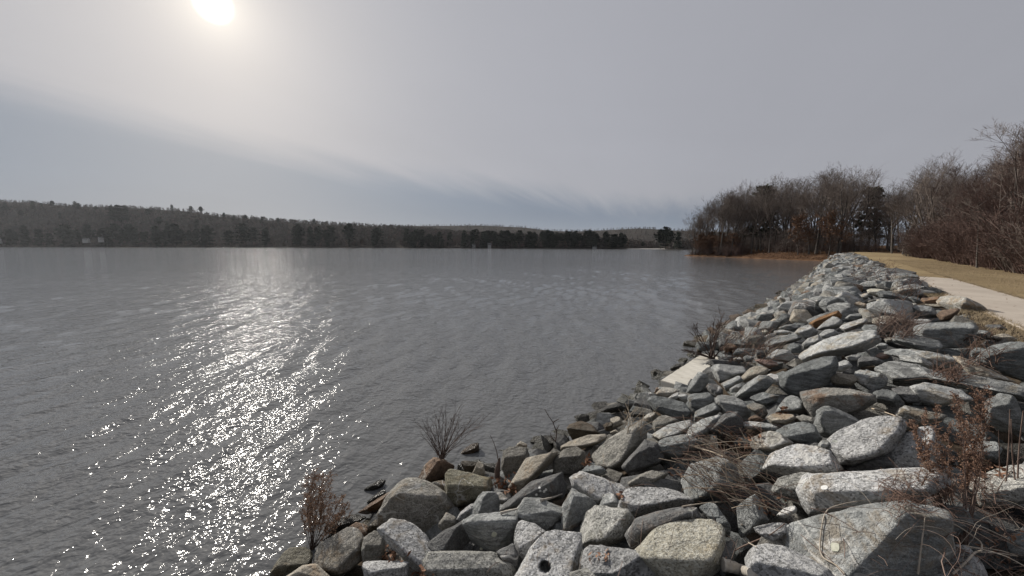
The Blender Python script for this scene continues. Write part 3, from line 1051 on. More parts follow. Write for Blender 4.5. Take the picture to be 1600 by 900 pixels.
R('F', 'smooth dark green slab tilted toward the water below the concrete slab', 'dkg', [(640, 410), (680, 385), (780, 390), (880, 420), (940, 490), (910, 540), (860, 560), (760, 520), (680, 470)], [(645, 440), (930, 500)])
R('F', 'tan brown stone propping the near end of the concrete slab', 'bgt', [(690, 355), (750, 300), (860, 335), (800, 375), (740, 385)], [(700, 350), (860, 345)])
R('F', 'small red brown stone at the water under the concrete slab corner', 'rust', [(680, 340), (690, 310), (715, 295), (715, 320), (690, 350)])
R('F', 'pale little rock just below the concrete slab end', 'gl', [(775, 390), (810, 360), (850, 345), (860, 380), (830, 400)])
R('F', 'rounded pale stone beside the dark upright rock at the slab', 'gl', [(845, 380), (870, 345), (910, 360), (930, 390), (900, 405), (850, 400)])
R('F', 'dark upright rock leaning on the right edge of the concrete slab', 'gn', [(910, 355), (950, 270), (1000, 200), (1060, 220), (1070, 270), (1030, 330), (960, 360)], [(925, 350), (1030, 215)])
R('F', 'blocky grey rock with a flat top below the dark upright one', 'gn', [(935, 370), (960, 355), (1060, 345), (1110, 390), (1100, 430), (1030, 470), (950, 460), (935, 420)], [(936, 400), (1110, 385)])
R('F', 'long grey rock slanting up right above the broad grey slab', 'gn', [(905, 545), (1000, 480), (1137, 415), (1180, 440), (1130, 510), (1010, 540), (940, 580), (915, 580)], [(915, 570), (1150, 475)])
R('G', 'dark chunky rock with a black face above the heap of dry stems', 'dk', [(130, 600), (250, 510), (340, 500), (385, 570), (400, 620), (340, 680), (270, 670), (140, 650), (125, 620)], [(130, 600), (340, 515)])
R('G', 'grey rock joined to the left of the black faced chunky rock', 'gn', [(0, 600), (80, 550), (190, 520), (250, 510), (130, 600), (120, 660), (0, 720), (-60, 690)], [(-50, 690), (130, 600)])
R('F', 'black wet rock lying in the water left of the dry grass stems', 'wet', [(280, 470), (340, 445), (420, 430), (470, 460), (420, 490), (310, 500)])
R('F', 'pointed mossy brown rock standing out in the water left of the tan stones', 'wetbrown', [(10, 620), (60, 580), (140, 555), (200, 590), (270, 660), (180, 665), (60, 710), (10, 700), (0, 650)], [(20, 610), (250, 640)])
R('F', 'small orange tan stone at the waterline by the dry grass stems', 'tan', [(345, 540), (390, 518), (430, 545), (440, 600), (380, 610)])
R('F', 'dark brown wet stone left of the small orange tan one', 'wetbrown', [(295, 580), (360, 570), (370, 630), (320, 640)])
R('F', 'tiny tan stone behind the top of the big cream wedge', 'tan', [(350, 640), (390, 620), (430, 640), (360, 655)])
R('F', 'dark stone in the water beside the far left edge of the concrete slab', 'wet', [(795, 165), (850, 128), (875, 145), (830, 180), (800, 185)])
R('F', 'tiny white stone in the water below the concrete slab', 'wht', [(630, 350), (650, 342), (660, 360), (640, 370)], lift=0.06)
R('F', 'grey brown rock behind the dry grass stems at the water', 'bgt', [(590, 540), (650, 480), (685, 475), (680, 530), (640, 570)])
R('F', 'flat dark rock awash between black wet rock and dark green slab', 'wet', [(480, 505), (540, 490), (640, 490), (660, 520), (580, 530), (500, 525)])
# --- view C
R('C', 'grey granite rock with a black lower left face in the centre foreground', 'lg', [(60, 280), (120, 240), (240, 260), (360, 290), (405, 340), (390, 380), (320, 370), (250, 400), (230, 460), (140, 390), (80, 330)], [(70, 320), (250, 405)])
R('C', 'narrow grey green rock left of the big warm speckled boulder', 'gn', [(0, 470), (60, 355), (130, 390), (210, 440), (200, 460), (100, 450), (50, 530), (40, 620), (0, 620)], [(20, 600), (80, 380)])
R('C', 'big warm speckled boulder with a shaded right side behind the drilled block', 'lgm', [(50, 520), (110, 450), (230, 465), (390, 480), (440, 540), (430, 640), (330, 680), (220, 710), (150, 700), (60, 620), (40, 570)], [(215, 695), (405, 500)])
R('C', 'small triangular grey rock left of the pale wedge rock', 'gn', [(235, 460), (270, 370), (300, 358), (340, 420), (370, 440), (370, 475)])
R('C', 'pale grey wedge rock in the middle of the foreground pile', 'lg', [(375, 440), (420, 340), (480, 332), (660, 350), (780, 400), (800, 430), (700, 450), (600, 480), (480, 505), (390, 480)], [(385, 460), (790, 405)])
R('C', 'flat dark slab with white flecks behind the big cream boulder', 'dk', [(440, 640), (480, 540), (600, 500), (740, 475), (900, 490), (940, 520), (820, 520), (700, 560), (560, 660), (480, 720), (400, 740), (385, 690)], [(480, 620), (900, 500)])
R('C', 'big cream granite boulder with a flat sunny top and black front', 'cream', [(480, 740), (600, 620), (740, 530), (860, 515), (935, 525), (1000, 600), (1010, 720), (1000, 830), (900, 900), (800, 960), (640, 910), (520, 810)], [(500, 775), (970, 795)])
R('C', 'low granite rock between the drilled block and the big cream boulder', 'lg', [(90, 760), (200, 710), (300, 740), (480, 750), (560, 830), (600, 900), (560, 980), (320, 930), (200, 880), (90, 850)], [(310, 890), (500, 765)])
R('C', 'granite stone at the bottom edge right of the drilled block', 'lgm', [(60, 880), (150, 857), (260, 870), (340, 900), (340, 990), (50, 990)])
R('C', 'big blue grey rock with a rusty right edge under the heap of dry stems', 'gn', [(690, 270), (800, 200), (1000, 145), (1080, 200), (1090, 260), (1060, 370), (980, 400), (830, 420), (740, 370), (690, 310)], [(1000, 160), (975, 400)])
R('C', 'brownish rock half hidden by red stems right of the dark pyramid rock', 'bg', [(420, 300), (500, 250), (560, 230), (650, 200), (680, 230), (600, 310), (520, 335), (430, 330)])
R('C', 'dark slanting stone behind the right end of the big cream boulder', 'dkg', [(880, 470), (930, 430), (970, 440), (1030, 530), (1060, 600), (1020, 640), (950, 540)])
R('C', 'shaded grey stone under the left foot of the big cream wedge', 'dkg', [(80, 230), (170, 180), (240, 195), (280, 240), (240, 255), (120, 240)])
R('C', 'dark stone at the right side of the big cream boulder', 'dk', [(1000, 600), (1060, 590), (1100, 700), (1080, 850), (1010, 900), (990, 800)])
# --- view D / E (right foreground)
R('D', 'plain grey five sided rock left of the mossy round rock', 'gn', [(75, 500), (130, 430), (235, 375), (265, 420), (310, 540), (240, 600), (160, 640), (130, 600), (75, 550)], [(230, 400), (280, 560)])
R('D', 'broad granite rock with a light domed top and black front edge', 'lg', [(320, 200), (360, 120), (440, 70), (510, 50), (620, 75), (700, 110), (740, 170), (790, 240), (600, 250), (450, 245), (320, 215)], [(325, 205), (740, 175)])
R('D', 'round mossy speckled rock left end of the long pale slab', 'lgm', [(365, 340), (400, 280), (480, 245), (560, 238), (610, 255), (545, 330), (510, 410), (440, 400), (375, 370)])
R('D', 'very long pale granite slab with a flat sunny top in the right foreground', 'lg', [(515, 430), (540, 330), (610, 258), (800, 262), (970, 238), (1145, 240), (1330, 218), (1457, 240), (1440, 330), (1300, 400), (1100, 440), (900, 460), (780, 490), (560, 530)], [(540, 365), (1430, 345)])
R('D', 'huge grey boulder with a round yellowish lichen spot', 'gn', [(330, 610), (460, 560), (700, 540), (880, 490), (1000, 460), (1200, 450), (1400, 510), (1450, 600), (1450, 760), (1300, 900), (1100, 980), (800, 980), (600, 820), (400, 700)], [(760, 980), (1260, 440)], thick=0.8)
R('D', 'coarse speckled granite rock at the bottom edge left of the huge boulder', 'lg', [(215, 790), (240, 730), (330, 703), (430, 720), (560, 780), (700, 860), (760, 980), (230, 980)], [(230, 800), (700, 900)])
R('D', 'small pale rock above the coarse speckled granite one', 'lg', [(235, 580), (260, 555), (330, 560), (440, 560), (460, 620), (360, 700), (330, 650), (260, 620)])
R('D', 'white quartz lump under the mossy round rock', 'wht', [(380, 510), (430, 470), (500, 450), (505, 490), (430, 530)])
R('E', 'granite rock at the bottom edge under the brambles', 'lg', [(480, 910), (600, 780), (700, 700), (780, 720), (860, 820), (900, 910), (900, 980), (460, 980)], [(520, 900), (870, 840)])
R('E', 'pale rock with a white edge and tan front at the right picture edge', 'lgm', [(830, 300), (900, 240), (1000, 180), (1145, 175), (1240, 250), (1220, 400), (1050, 440), (960, 450), (860, 460), (820, 360)], [(880, 370), (1180, 325)])
R('E', 'grey rock behind the feathery plume at its foot', 'gn', [(780, 90), (860, 20), (960, 40), (1000, 90), (960, 150), (880, 140), (800, 130)])
R('E', 'small dark rock at the right end of the long pale slab', 'gn', [(600, 270), (650, 240), (720, 270), (710, 330), (640, 345)])
R('E', 'dark stone among the brambles at the right picture edge', 'dkg', [(1040, 660), (1100, 620), (1180, 620), (1180, 780), (1060, 760)])
R('E', 'dark stone below the right end of the long pale slab', 'dkg', [(560, 480), (640, 440), (760, 440), (800, 560), (700, 640), (600, 560)])
R('D', 'dark pointed stone left of the plain grey five sided rock', 'dkg', [(0, 480), (50, 520), (85, 580), (80, 650), (0, 620)])
# --- view G / H (middle of the slope)
R('G', 'big dark grey block with a slanting pale top above the white quartz', 'dkg', [(660, 220), (720, 190), (830, 140), (950, 100), (1050, 95), (1070, 170), (1010, 280), (960, 320), (800, 380), (740, 350), (670, 300)], [(665, 240), (1065, 140)])
R('J', 'long pale tabletop slab, the lightest broad slab on the slope', 'gl', [(60, 640), (180, 560), (350, 460), (480, 420), (720, 420), (770, 490), (760, 520), (640, 590), (480, 620), (300, 660), (140, 690)], [(90, 655), (765, 525)])
R('G', 'grey wedge rock pointing up left of the white quartz', 'gn', [(335, 370), (400, 300), (500, 230), (560, 230), (640, 290), (600, 330), (480, 360), (360, 390)], [(345, 375), (540, 240)])
R('G', 'white quartz rock under the big dark grey block', 'wht', [(550, 230), (600, 195), (640, 200), (655, 250), (630, 290), (580, 270)])
R('G', 'cream and tan stained rock left of the white quartz', 'tan', [(365, 240), (440, 170), (520, 140), (560, 180), (540, 220), (440, 250), (400, 270)])
R('G', 'flat topped pale rock right of the concrete slab end', 'gl', [(165, 170), (210, 125), (390, 112), (415, 150), (400, 200), (330, 215), (300, 250), (220, 270), (190, 230)], [(165, 160), (320, 215)])
R('G', 'small grey rock in front of the flat topped pale one', 'gn', [(225, 280), (350, 225), (385, 260), (300, 300), (270, 340)], [(235, 300), (380, 250)])
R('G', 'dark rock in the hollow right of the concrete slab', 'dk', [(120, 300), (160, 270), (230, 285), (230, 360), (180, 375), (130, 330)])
R('G', 'small rounded stone with a white spot below the tan stained rock', 'gn', [(290, 320), (350, 280), (390, 275), (350, 340), (300, 345)])
R('G', 'pale streaked rock with tan cracks behind the black faced chunky rock', 'gl', [(190, 400), (240, 355), (330, 370), (360, 420), (430, 470), (430, 550), (380, 550), (250, 500), (200, 440)])
R('G', 'dark ribbed rock below the grey wedge rock', 'dkg', [(440, 380), (520, 340), (620, 330), (650, 370), (620, 420), (530, 450), (480, 410)])
R('G', 'light grey rock with a dark base below the big dark grey block', 'gn', [(630, 400), (680, 355), (740, 355), (850, 430), (860, 480), (790, 500), (640, 490)], [(690, 495), (855, 445)])
R('G', 'small orange brown stone behind the black faced chunky rock', 'rust', [(430, 540), (470, 505), (530, 545), (510, 565), (440, 560)])
R('G', 'grey brown rock above the small orange brown stone', 'bg', [(400, 440), (450, 410), (540, 450), (560, 500), (530, 540), (470, 500)])
R('G', 'tan mottled rock below the light grey dark based rock', 'tan', [(570, 530), (640, 490), (740, 500), (770, 540), (700, 580), (600, 570)], [(575, 550), (770, 545)])
R('G', 'dark rock with brown moss hanging on its front', 'dkg', [(640, 640), (700, 580), (820, 550), (900, 600), (950, 680), (930, 730), (820, 720), (700, 690)])
R('G', 'pale striped rock with an orange right edge below the dark mossy fronted rock', 'bgt', [(410, 720), (520, 640), (600, 630), (740, 720), (640, 770), (560, 790), (440, 760)], [(470, 770), (730, 715)])
R('G', 'grey stone between the black faced chunky rock and the dark mossy fronted one', 'gn', [(500, 600), (560, 565), (650, 590), (640, 630), (560, 630)])
R('G', 'long flat stone with a white edge above the heap of dry stems', 'gl', [(385, 570), (430, 562), (540, 570), (550, 600), (460, 620), (400, 610)])
R('G', 'large grey rock with a rusty orange patch on its front', 'rustpatch', [(830, 350), (960, 335), (1140, 300), (1280, 330), (1350, 345), (1340, 420), (1260, 470), (1150, 460), (960, 465), (930, 560), (880, 480)], [(845, 385), (1340, 360)])
R('G', 'tan stone under the left corner of the rusty patched rock', 'bgt', [(780, 530), (840, 495), (890, 530), (920, 600), (850, 590)])
R('G', 'smooth grey five sided rock below the rusty patched rock', 'gn', [(930, 590), (950, 490), (1000, 465), (1100, 462), (1200, 470), (1280, 520), (1330, 540), (1220, 600), (1150, 640), (1040, 680), (960, 640)], [(960, 640), (1000, 480)])
R('G', 'small pale stone left of the big light boulder with the black hollow', 'gl', [(930, 750), (980, 690), (1030, 690), (1010, 750), (960, 770)])
R('H', 'big light boulder with a black hollow under its right side', 'lg', [(50, 740), (150, 640), (280, 560), (400, 530), (520, 520), (610, 570), (605, 640), (545, 690), (540, 760), (400, 830), (280, 870), (150, 860), (90, 800)], [(120, 850), (545, 755)])
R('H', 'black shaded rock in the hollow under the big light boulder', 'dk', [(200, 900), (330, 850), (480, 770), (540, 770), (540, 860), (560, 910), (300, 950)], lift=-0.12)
R('H', 'speckled granite block right of the big light boulder', 'lg', [(535, 700), (640, 650), (780, 610), (840, 620), (880, 700), (880, 820), (800, 900), (620, 940), (535, 870)], [(560, 850), (870, 690)])
R('H', 'pinkish grey rock above the speckled granite block', 'bg', [(570, 500), (640, 450), (710, 425), (870, 460), (930, 500), (900, 560), (780, 600), (620, 650), (600, 560)])
R('H', 'cream rock with a red brown stain above the rusty patched rock', 'tan', [(75, 240), (180, 180), (260, 190), (290, 250), (230, 300), (100, 280)])
R('H', 'grey lumpy rock right of the cream stained one', 'gn', [(260, 180), (340, 140), (430, 150), (500, 250), (480, 300), (400, 330), (290, 270)])
R('H', 'large banded grey rock with a tan left end', 'gnb', [(430, 180), (480, 110), (550, 90), (700, 130), (860, 200), (840, 260), (700, 290), (580, 290), (520, 260)], [(500, 270), (845, 255)])
R('H', 'rough grey rock with dry twigs across it right of the rusty patched rock', 'gn', [(410, 350), (500, 295), (540, 320), (600, 400), (560, 440), (450, 420), (400, 400)])
R('H', 'dark slate like rock below the large banded grey rock', 'dk', [(540, 320), (600, 285), (720, 320), (750, 380), (770, 420), (640, 420), (590, 380)])
R('H', 'smooth pale rock left of the feathery plume', 'gl', [(700, 310), (800, 280), (1000, 310), (1080, 330), (1100, 400), (950, 420), (860, 450), (780, 430), (740, 350)])
R('H', 'long pale banded rock running behind the plume to the right picture edge', 'gnb', [(820, 230), (900, 200), (1100, 210), (1250, 240), (1400, 270), (1530, 330), (1530, 420), (1300, 330), (1040, 310), (860, 260)], [(830, 260), (1520, 370)])
R('H', 'long tan plank shaped rock above the long pale banded rock', 'tan', [(1000, 85), (1060, 85), (1250, 180), (1430, 260), (1300, 260), (1120, 215), (1060, 150)], [(1010, 110), (1420, 265)])
R('H', 'grey ribbed rock above the large banded grey rock', 'gnb', [(520, 70), (600, 60), (760, 90), (890, 170), (860, 190), (700, 130), (560, 90)])
R('H', 'dark long rock behind the grey ribbed one with a patch of brown weeds', 'gn', [(460, 50), (560, 10), (720, 30), (860, 60), (1000, 100), (920, 180), (780, 90), (560, 60)])
R('H', 'small pink and white rock right of the pale tabletop slab', 'pink', [(410, 90), (450, 50), (520, 50), (510, 100), (440, 100)])
R('H', 'dark speckled rock below the small pink and white one', 'dk', [(295, 100), (320, 70), (420, 90), (480, 120), (440, 140), (300, 155)])
R('H', 'small flat pale rock under the right end of the tabletop slab', 'gl', [(200, 85), (270, 60), (310, 70), (290, 110), (220, 110)])
R('H', 'pale lump between the big dark grey block and the cream stained rock', 'gl', [(115, 120), (190, 95), (240, 150), (170, 190), (110, 190)])
R('K', 'huge dark rock at the right picture edge below the path', 'dkg', [(750, 680), (850, 560), (900, 500), (1000, 490), (1230, 540), (1230, 870), (1050, 810), (900, 730)], [(780, 660), (1220, 560)])
R('H', 'grey rock right of the feathery plume with woody stems before it', 'gn', [(1240, 430), (1330, 330), (1390, 340), (1450, 410), (1500, 520), (1530, 640), (1300, 640), (1250, 560)], [(1260, 460), (1460, 420)])
# --- view K (upper right, below the path)
R('K', 'square grey block below the path with a pale flat top', 'gn', [(185, 370), (330, 340), (680, 330), (740, 380), (700, 500), (560, 590), (420, 580), (300, 470), (200, 440)], [(188, 395), (735, 380)])
R('K', 'smooth grey tongue shaped rock left of the square grey block', 'gn', [(0, 460), (40, 400), (100, 420), (250, 470), (390, 490), (420, 540), (370, 600), (230, 590), (100, 520), (0, 500)], [(0, 480), (400, 570)])
R('K', 'pale rock with a round knob above the smooth tongue shaped rock', 'gl', [(50, 340), (130, 310), (260, 265), (320, 290), (310, 330), (200, 350), (170, 430), (90, 390)], [(60, 350), (310, 325)])
R('K', 'small cream rock beside the path above the huge dark rock', 'tan', [(860, 480), (940, 415), (1050, 440), (1160, 490), (1100, 510), (940, 490)])
R('K', 'grey rock touching the path edge above the square block', 'gn', [(560, 280), (640, 240), (740, 280), (700, 300), (560, 300)], lift=-0.12, thick=0.6)
R('K', 'red brown striped rock below the path edge', 'rust', [(390, 250), (420, 200), (580, 185), (590, 220), (530, 290), (430, 300)])
R('K', 'blue grey rock with a pale left shoulder left of the red brown striped rock', 'gn', [(160, 180), (200, 155), (330, 180), (400, 270), (390, 300), (260, 270), (210, 230)])
R('K', 'light rounded rock left of the blue grey shouldered one', 'gl', [(40, 160), (110, 128), (190, 150), (150, 200), (80, 180)])
R('K', 'long brown rock at the near end of the path strip', 'rust', [(230, 90), (390, 80), (430, 120), (420, 150), (280, 145), (240, 120)])
R('K', 'flat tan stone below the long brown rock', 'tan', [(260, 150), (400, 150), (500, 180), (400, 190), (330, 180)])
R('K', 'dark rock at the path edge right of the square block', 'dk', [(820, 340), (960, 330), (1040, 390), (900, 400)])
R('K', 'dark green rock left of the long brown rock', 'dkg', [(120, 90), (200, 70), (240, 130), (180, 140)])
R('K', 'dark stone among red twigs right of the square grey block', 'dkg', [(700, 420), (800, 380), (880, 420), (860, 480), (760, 490)])
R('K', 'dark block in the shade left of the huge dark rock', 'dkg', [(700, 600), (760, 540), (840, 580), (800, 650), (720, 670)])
# --- view J / I (upper slope)
R('J', 'bright orange brown slab standing out on the upper slope', 'orange', [(150, 330), (260, 270), (400, 215), (440, 260), (420, 310), (350, 260), (280, 330), (210, 375)], [(160, 335), (405, 235)])
R('J', 'pale triangular rock leaning on the bright orange slab', 'gl', [(230, 380), (300, 320), (360, 255), (440, 310), (440, 360), (330, 390), (250, 390)], [(250, 385), (440, 330)])
R('J', 'long pale rock above the tabletop slab pointing up right', 'gl', [(405, 395), (480, 340), (640, 290), (700, 310), (620, 360), (460, 425)], [(415, 410), (690, 325)])
R('J', 'low pale rock between the triangular rock and the tabletop slab', 'gl', [(240, 420), (300, 390), (380, 390), (420, 430), (350, 470), (270, 470)])
R('J', 'pale rock at the left shoulder of the tabletop slab', 'gl', [(80, 530), (140, 470), (230, 430), (290, 480), (190, 530), (110, 570)])
R('J', 'dark grey block half covered by dry brush above the tabletop slab', 'dkg', [(640, 320), (720, 305), (810, 330), (860, 400), (830, 490), (760, 490), (720, 430), (640, 380)])
R('J', 'rounded grey rock below and left of the bright orange slab', 'gl', [(0, 440), (70, 360), (150, 345), (220, 410), (180, 450), (80, 470)])
R('J', 'brownish rock with a dark front high on the slope left of the cream block', 'bgt', [(570, 80), (620, 40), (700, 50), (690, 100), (630, 120), (580, 110)])
R('J', 'cream upright block high on the slope near the path end', 'cream', [(690, 20), (720, 0), (790, 10), (850, 20), (800, 80), (710, 60)])
R('J', 'long dark rock right of the cream upright block', 'dkg', [(790, 60), (820, 20), (950, 50), (1060, 80), (1080, 130), (960, 110), (830, 90)])
R('J', 'grey flat rock below the long dark rock', 'gn', [(770, 160), (860, 120), (990, 140), (1000, 180), (900, 200), (790, 190)])
R('J', 'curved grey rock right of the bright orange slab', 'gn', [(480, 290), (530, 250), (640, 235), (650, 270), (560, 300)])
R('J', 'tan rock below the brownish dark fronted rock', 'tan', [(570, 150), (610, 120), (680, 150), (660, 190), (600, 190)])
R('J', 'pink tan rock below the cream upright block', 'pink', [(690, 150), (740, 130), (770, 160), (730, 190)])
R('J', 'small pale rock on the slope above the bright orange slab', 'gl', [(160, 190), (200, 150), (250, 160), (250, 190), (190, 200)])
R('J', 'little pale stone under the dry brush by the smooth tongue shaped rock', 'gl', [(850, 480), (890, 455), (930, 460), (920, 500), (870, 510)])
R('J', 'grey stone at the right end of the tabletop slab', 'gn', [(770, 540), (830, 510), (880, 530), (870, 570), (800, 575)])
R('I', 'long dark topped rock above the small dark pair, right of the dry grass clump', 'gn', [(710, 510), (790, 460), (960, 430), (1020, 470), (980, 500), (860, 510), (780, 560), (720, 545)], [(715, 530), (1010, 480)])
R('I', 'flat grey rock left of the rounded grey rock by the orange slab', 'gn', [(830, 370), (900, 345), (1010, 335), (1040, 360), (960, 400), (860, 400)])
R('I', 'dark upright rock right of the dry grass clump', 'dk', [(610, 590), (660, 540), (720, 550), (710, 600), (690, 660), (620, 650)])
R('I', 'light grey rock with a smooth right slope above the white quartz', 'gl', [(690, 640), (740, 580), (880, 560), (960, 640), (990, 690), (880, 660), (760, 670)])
R('I', 'dark rounded rock left of the tabletop slab', 'dkg', [(900, 540), (960, 500), (1020, 520), (1030, 590), (980, 640), (920, 600)])
R('I', 'flat brown pink stone above the cream and tan stained rock', 'pink', [(610, 680), (660, 670), (800, 680), (820, 720), (720, 750), (650, 710)])
R('I', 'grey green rock behind the far end of the concrete slab', 'dkg', [(400, 620), (440, 560), (560, 560), (600, 580), (540, 640), (430, 630)])
R('I', 'small grey rock below the grey green one behind the slab', 'gn', [(490, 650), (560, 610), (590, 640), (560, 690), (510, 690)])
R('I', 'flat pale rock above the long dark topped rock', 'gl', [(780, 400), (830, 385), (930, 410), (900, 430), (800, 440)])
R('I', 'pale tilted stone at the right of the dry grass clump', 'gl', [(690, 450), (770, 410), (800, 440), (730, 490)])
R('I', 'rusty boulder at the waterline above the dry grass clump', 'rust', [(590, 370), (640, 310), (720, 320), (730, 350), (650, 380)])
R('I', 'rusty rock at the waterline under the dry grass clump', 'rust', [(420, 440), (470, 400), (560, 390), (560, 430), (470, 480)])
R('I', 'small red brown rock farthest along the rusty waterline row', 'rust', [(760, 260), (800, 230), (830, 260), (800, 280)])
R('I', 'tan rusty stone just below the farthest small red brown one', 'tan', [(740, 310), (810, 270), (820, 300), (760, 340)])
R('I', 'rusty rock at the foot of the bare shrub beyond the concrete slab', 'rust', [(290, 560), (340, 510), (430, 510), (420, 570), (330, 600)])
R('I', 'cream stone in the rusty waterline row', 'cream', [(640, 420), (690, 380), (720, 410), (680, 440)])
R('I', 'brown rock in the middle of the dry grass clump', 'rust', [(530, 440), (600, 400), (640, 440), (560, 480)])
R('I', 'small dark stone between dry grass clump and concrete slab', 'dkg', [(400, 660), (450, 640), (490, 670), (450, 690), (405, 685)])
N_HAND = len(HAND)

# --- the rest of the riprap: built shapes copied along the bank
BASE = []
for k in range(26):
    rng = np.random.default_rng(900 + k)
    n = rng.normal(size=(16, 3))
    n /= np.linalg.norm(n, axis=1, keepdims=True)
    n = np.vstack([n, [[0, 0, 1], [0, 0, -1]]])
    ext = np.array([rng.uniform(0.8, 1.25), rng.uniform(0.55, 0.9), rng.uniform(0.35, 0.65)])
    D_ = np.sqrt(((n * ext) ** 2).sum(1)) * rng.uniform(0.66, 0.95, len(n)) * 0.54
    BASE.append((n, D_, ext))


def base_shape(k, level):
    n, D_, ext = BASE[k]
    return shape_rock(n, D_, np.eye(3), ext, level, 55, np.random.default_rng(k), 0.032, 0.8)


def hull_shape(k, fine):
    rng = np.random.default_rng(5000 + k)
    ext = BASE[k][2]
    pts = rng.normal(size=(15, 3))
    pts /= np.linalg.norm(pts, axis=1, keepdims=True)
    pts = np.sign(pts) * np.abs(pts) ** 0.75 * ext * 0.52
    bm = bmesh.new()
    for q in pts:
        bm.verts.new(q)
    res = bmesh.ops.convex_hull(bm, input=bm.verts)
    bmesh.ops.delete(bm, geom=[v for v in bm.verts if not v.link_faces], context='VERTS')
    if fine:
        bmesh.ops.bevel(bm, geom=bm.edges[:], offset=0.022, segments=1, affect='EDGES')
        bmesh.ops.triangulate(bm, faces=bm.faces[:])
        bmesh.ops.subdivide_edges(bm, edges=bm.edges[:], cuts=2, use_grid_fill=True)
    bmesh.ops.triangulate(bm, faces=bm.faces[:])
    bm.verts.ensure_lookup_table()
    V = np.array([v.co[:] for v in bm.verts])
    F = np.array([[v.index for v in f.verts] for f in bm.faces])
    bm.free()
    if fine:
        V = V * (1 + 0.05 * fbm(V * 4 + k, 3))[:, None]
    return V, F


TONES_FAR = ['gn'] * 7 + ['gl'] * 4 + ['dkg'] * 5 + ['gnb'] * 3 + ['bgt'] * 3 + ['dk'] * 2 + ['tan'] * 2 + ['bgt', 'rust', 'gl']
LOOK = {'gn': 'grey', 'gl': 'pale grey', 'dkg': 'dark grey green', 'gnb': 'banded grey', 'bgt': 'grey tan', 'dk': 'dark', 'tan': 'tan',
        'pink': 'pinkish', 'rust': 'red brown', 'cream': 'cream', 'wetbrown': 'wet brown', 'wet': 'wet black'}
rng = np.random.default_rng(77)
cand = []
u = -6.0
while u < 103:
    step = 0.50 + 0.0012 * max(u, 0)
    s = float(water_s(u)) - (0.7 if u < 9 else 0.2)
    top = 2.45 if u < 60 else 2.45 - (u - 60) * 0.006
    while s < top:
        su_ = s + rng.uniform(-.2, .2)
        uu_ = u + rng.uniform(-.25, .25)
        x, y = su_xy(su_, uu_)
        z = float(bank_z(su_, uu_))
        px, py, dep = project((x, y, z)) if (y > 0.3) else (-999, 5000, 1)
        cand.append((float(x), float(y), z, float(px), float(py), float(dep), su_, uu_))
        s += step * rng.uniform(0.85, 1.15)
    u += step * 0.95
HAND.append((1078, 582, 112, 62, None))
HB_ = np.array([(h[0], h[1], h[2], h[3]) for h in HAND])
free, filler = [], []
for cnd in cand:
    px, py = cnd[3], cnd[4]
    if cnd[5] < 0.6:
        continue
    inside = (np.abs(px - HB_[:, 0]) < HB_[:, 2] * 0.5) & (np.abs(py - HB_[:, 1]) < HB_[:, 3] * 0.6)
    if py > 1000 or px < 300 or px > 1750:
        filler.append(cnd)
    elif inside.any() or (py > 545 and px > 700) or py > 640:
        filler.append(cnd)
    else:
        free.append(cnd)
free.sort(key=lambda q: q[5])
N_IND = max(0, 298 - N_HAND)


def far_pose(cnd, rng, sc=None):
    x, y, z, px, py, dep, s_, u_ = cnd
    sc = sc or rng.uniform(0.62, 1.12) * (1.0 if rng.random() > 0.12 else 1.35)
    th = rng.uniform(0, 2 * math.pi)
    tilt = rng.uniform(-0.45, 0.45, 2)
    M = np.array(Matrix.Rotation(th, 3, 'Z') @ Matrix.Rotation(tilt[0] + 0.25, 3, 'X') @ Matrix.Rotation(tilt[1], 3, 'Y'))
    tone = TONES_FAR[rng.integers(len(TONES_FAR))]
    if z < 0.25 and rng.random() < 0.7:
        tone = 'wetbrown' if rng.random() < .6 else 'rust'
    return np.array([x, y, max(z, -0.12) + 0.02]), M, sc, tone


meshes4 = {}
infos = []
for cnd in free[:N_IND]:
    loc, M, sc, tone = far_pose(cnd, rng)
    k = int(rng.integers(len(BASE)))
    if (k, tone) not in meshes4:
        V, F = hull_shape(k, True)
        meshes4[(k, tone)] = mesh_np('rock', V, F, MAT[tone], smooth=False)
    o = bpy.data.objects.new('rock', meshes4[(k, tone)])
    o.matrix_world = Matrix.Translation(loc) @ Matrix(M.tolist()).to_4x4() @ Matrix.Scale(sc, 4)
    link(o)
    infos.append((o, tone, cnd, sc, BASE[k][2]))

# a label for each from its colour, shape and the landmark it lies by
def zone(cnd):
    x, y, z, px, py, dep, s_, u_ = cnd
    sw = float(water_s(u_))
    f = (s_ - sw) / (2.5 - sw)
    if z < 0.3:
        across = 'at the waterline'
    elif f < 0.42:
        across = 'low on the bank'
    elif f < 0.72:
        across = 'halfway up the bank'
    else:
        across = 'near the bank top'
    if u_ < 9:
        along = 'beside the foreground rocks'
    elif u_ < 15:
        along = 'abreast of the concrete slab'
    elif u_ < 20:
        along = 'just past the concrete slab'
    elif u_ < 25:
        along = 'abreast of the orange slab rock'
    elif u_ < 31:
        along = 'abreast of the path end'
    else:
        along = 'beyond the path end'
    return across, along


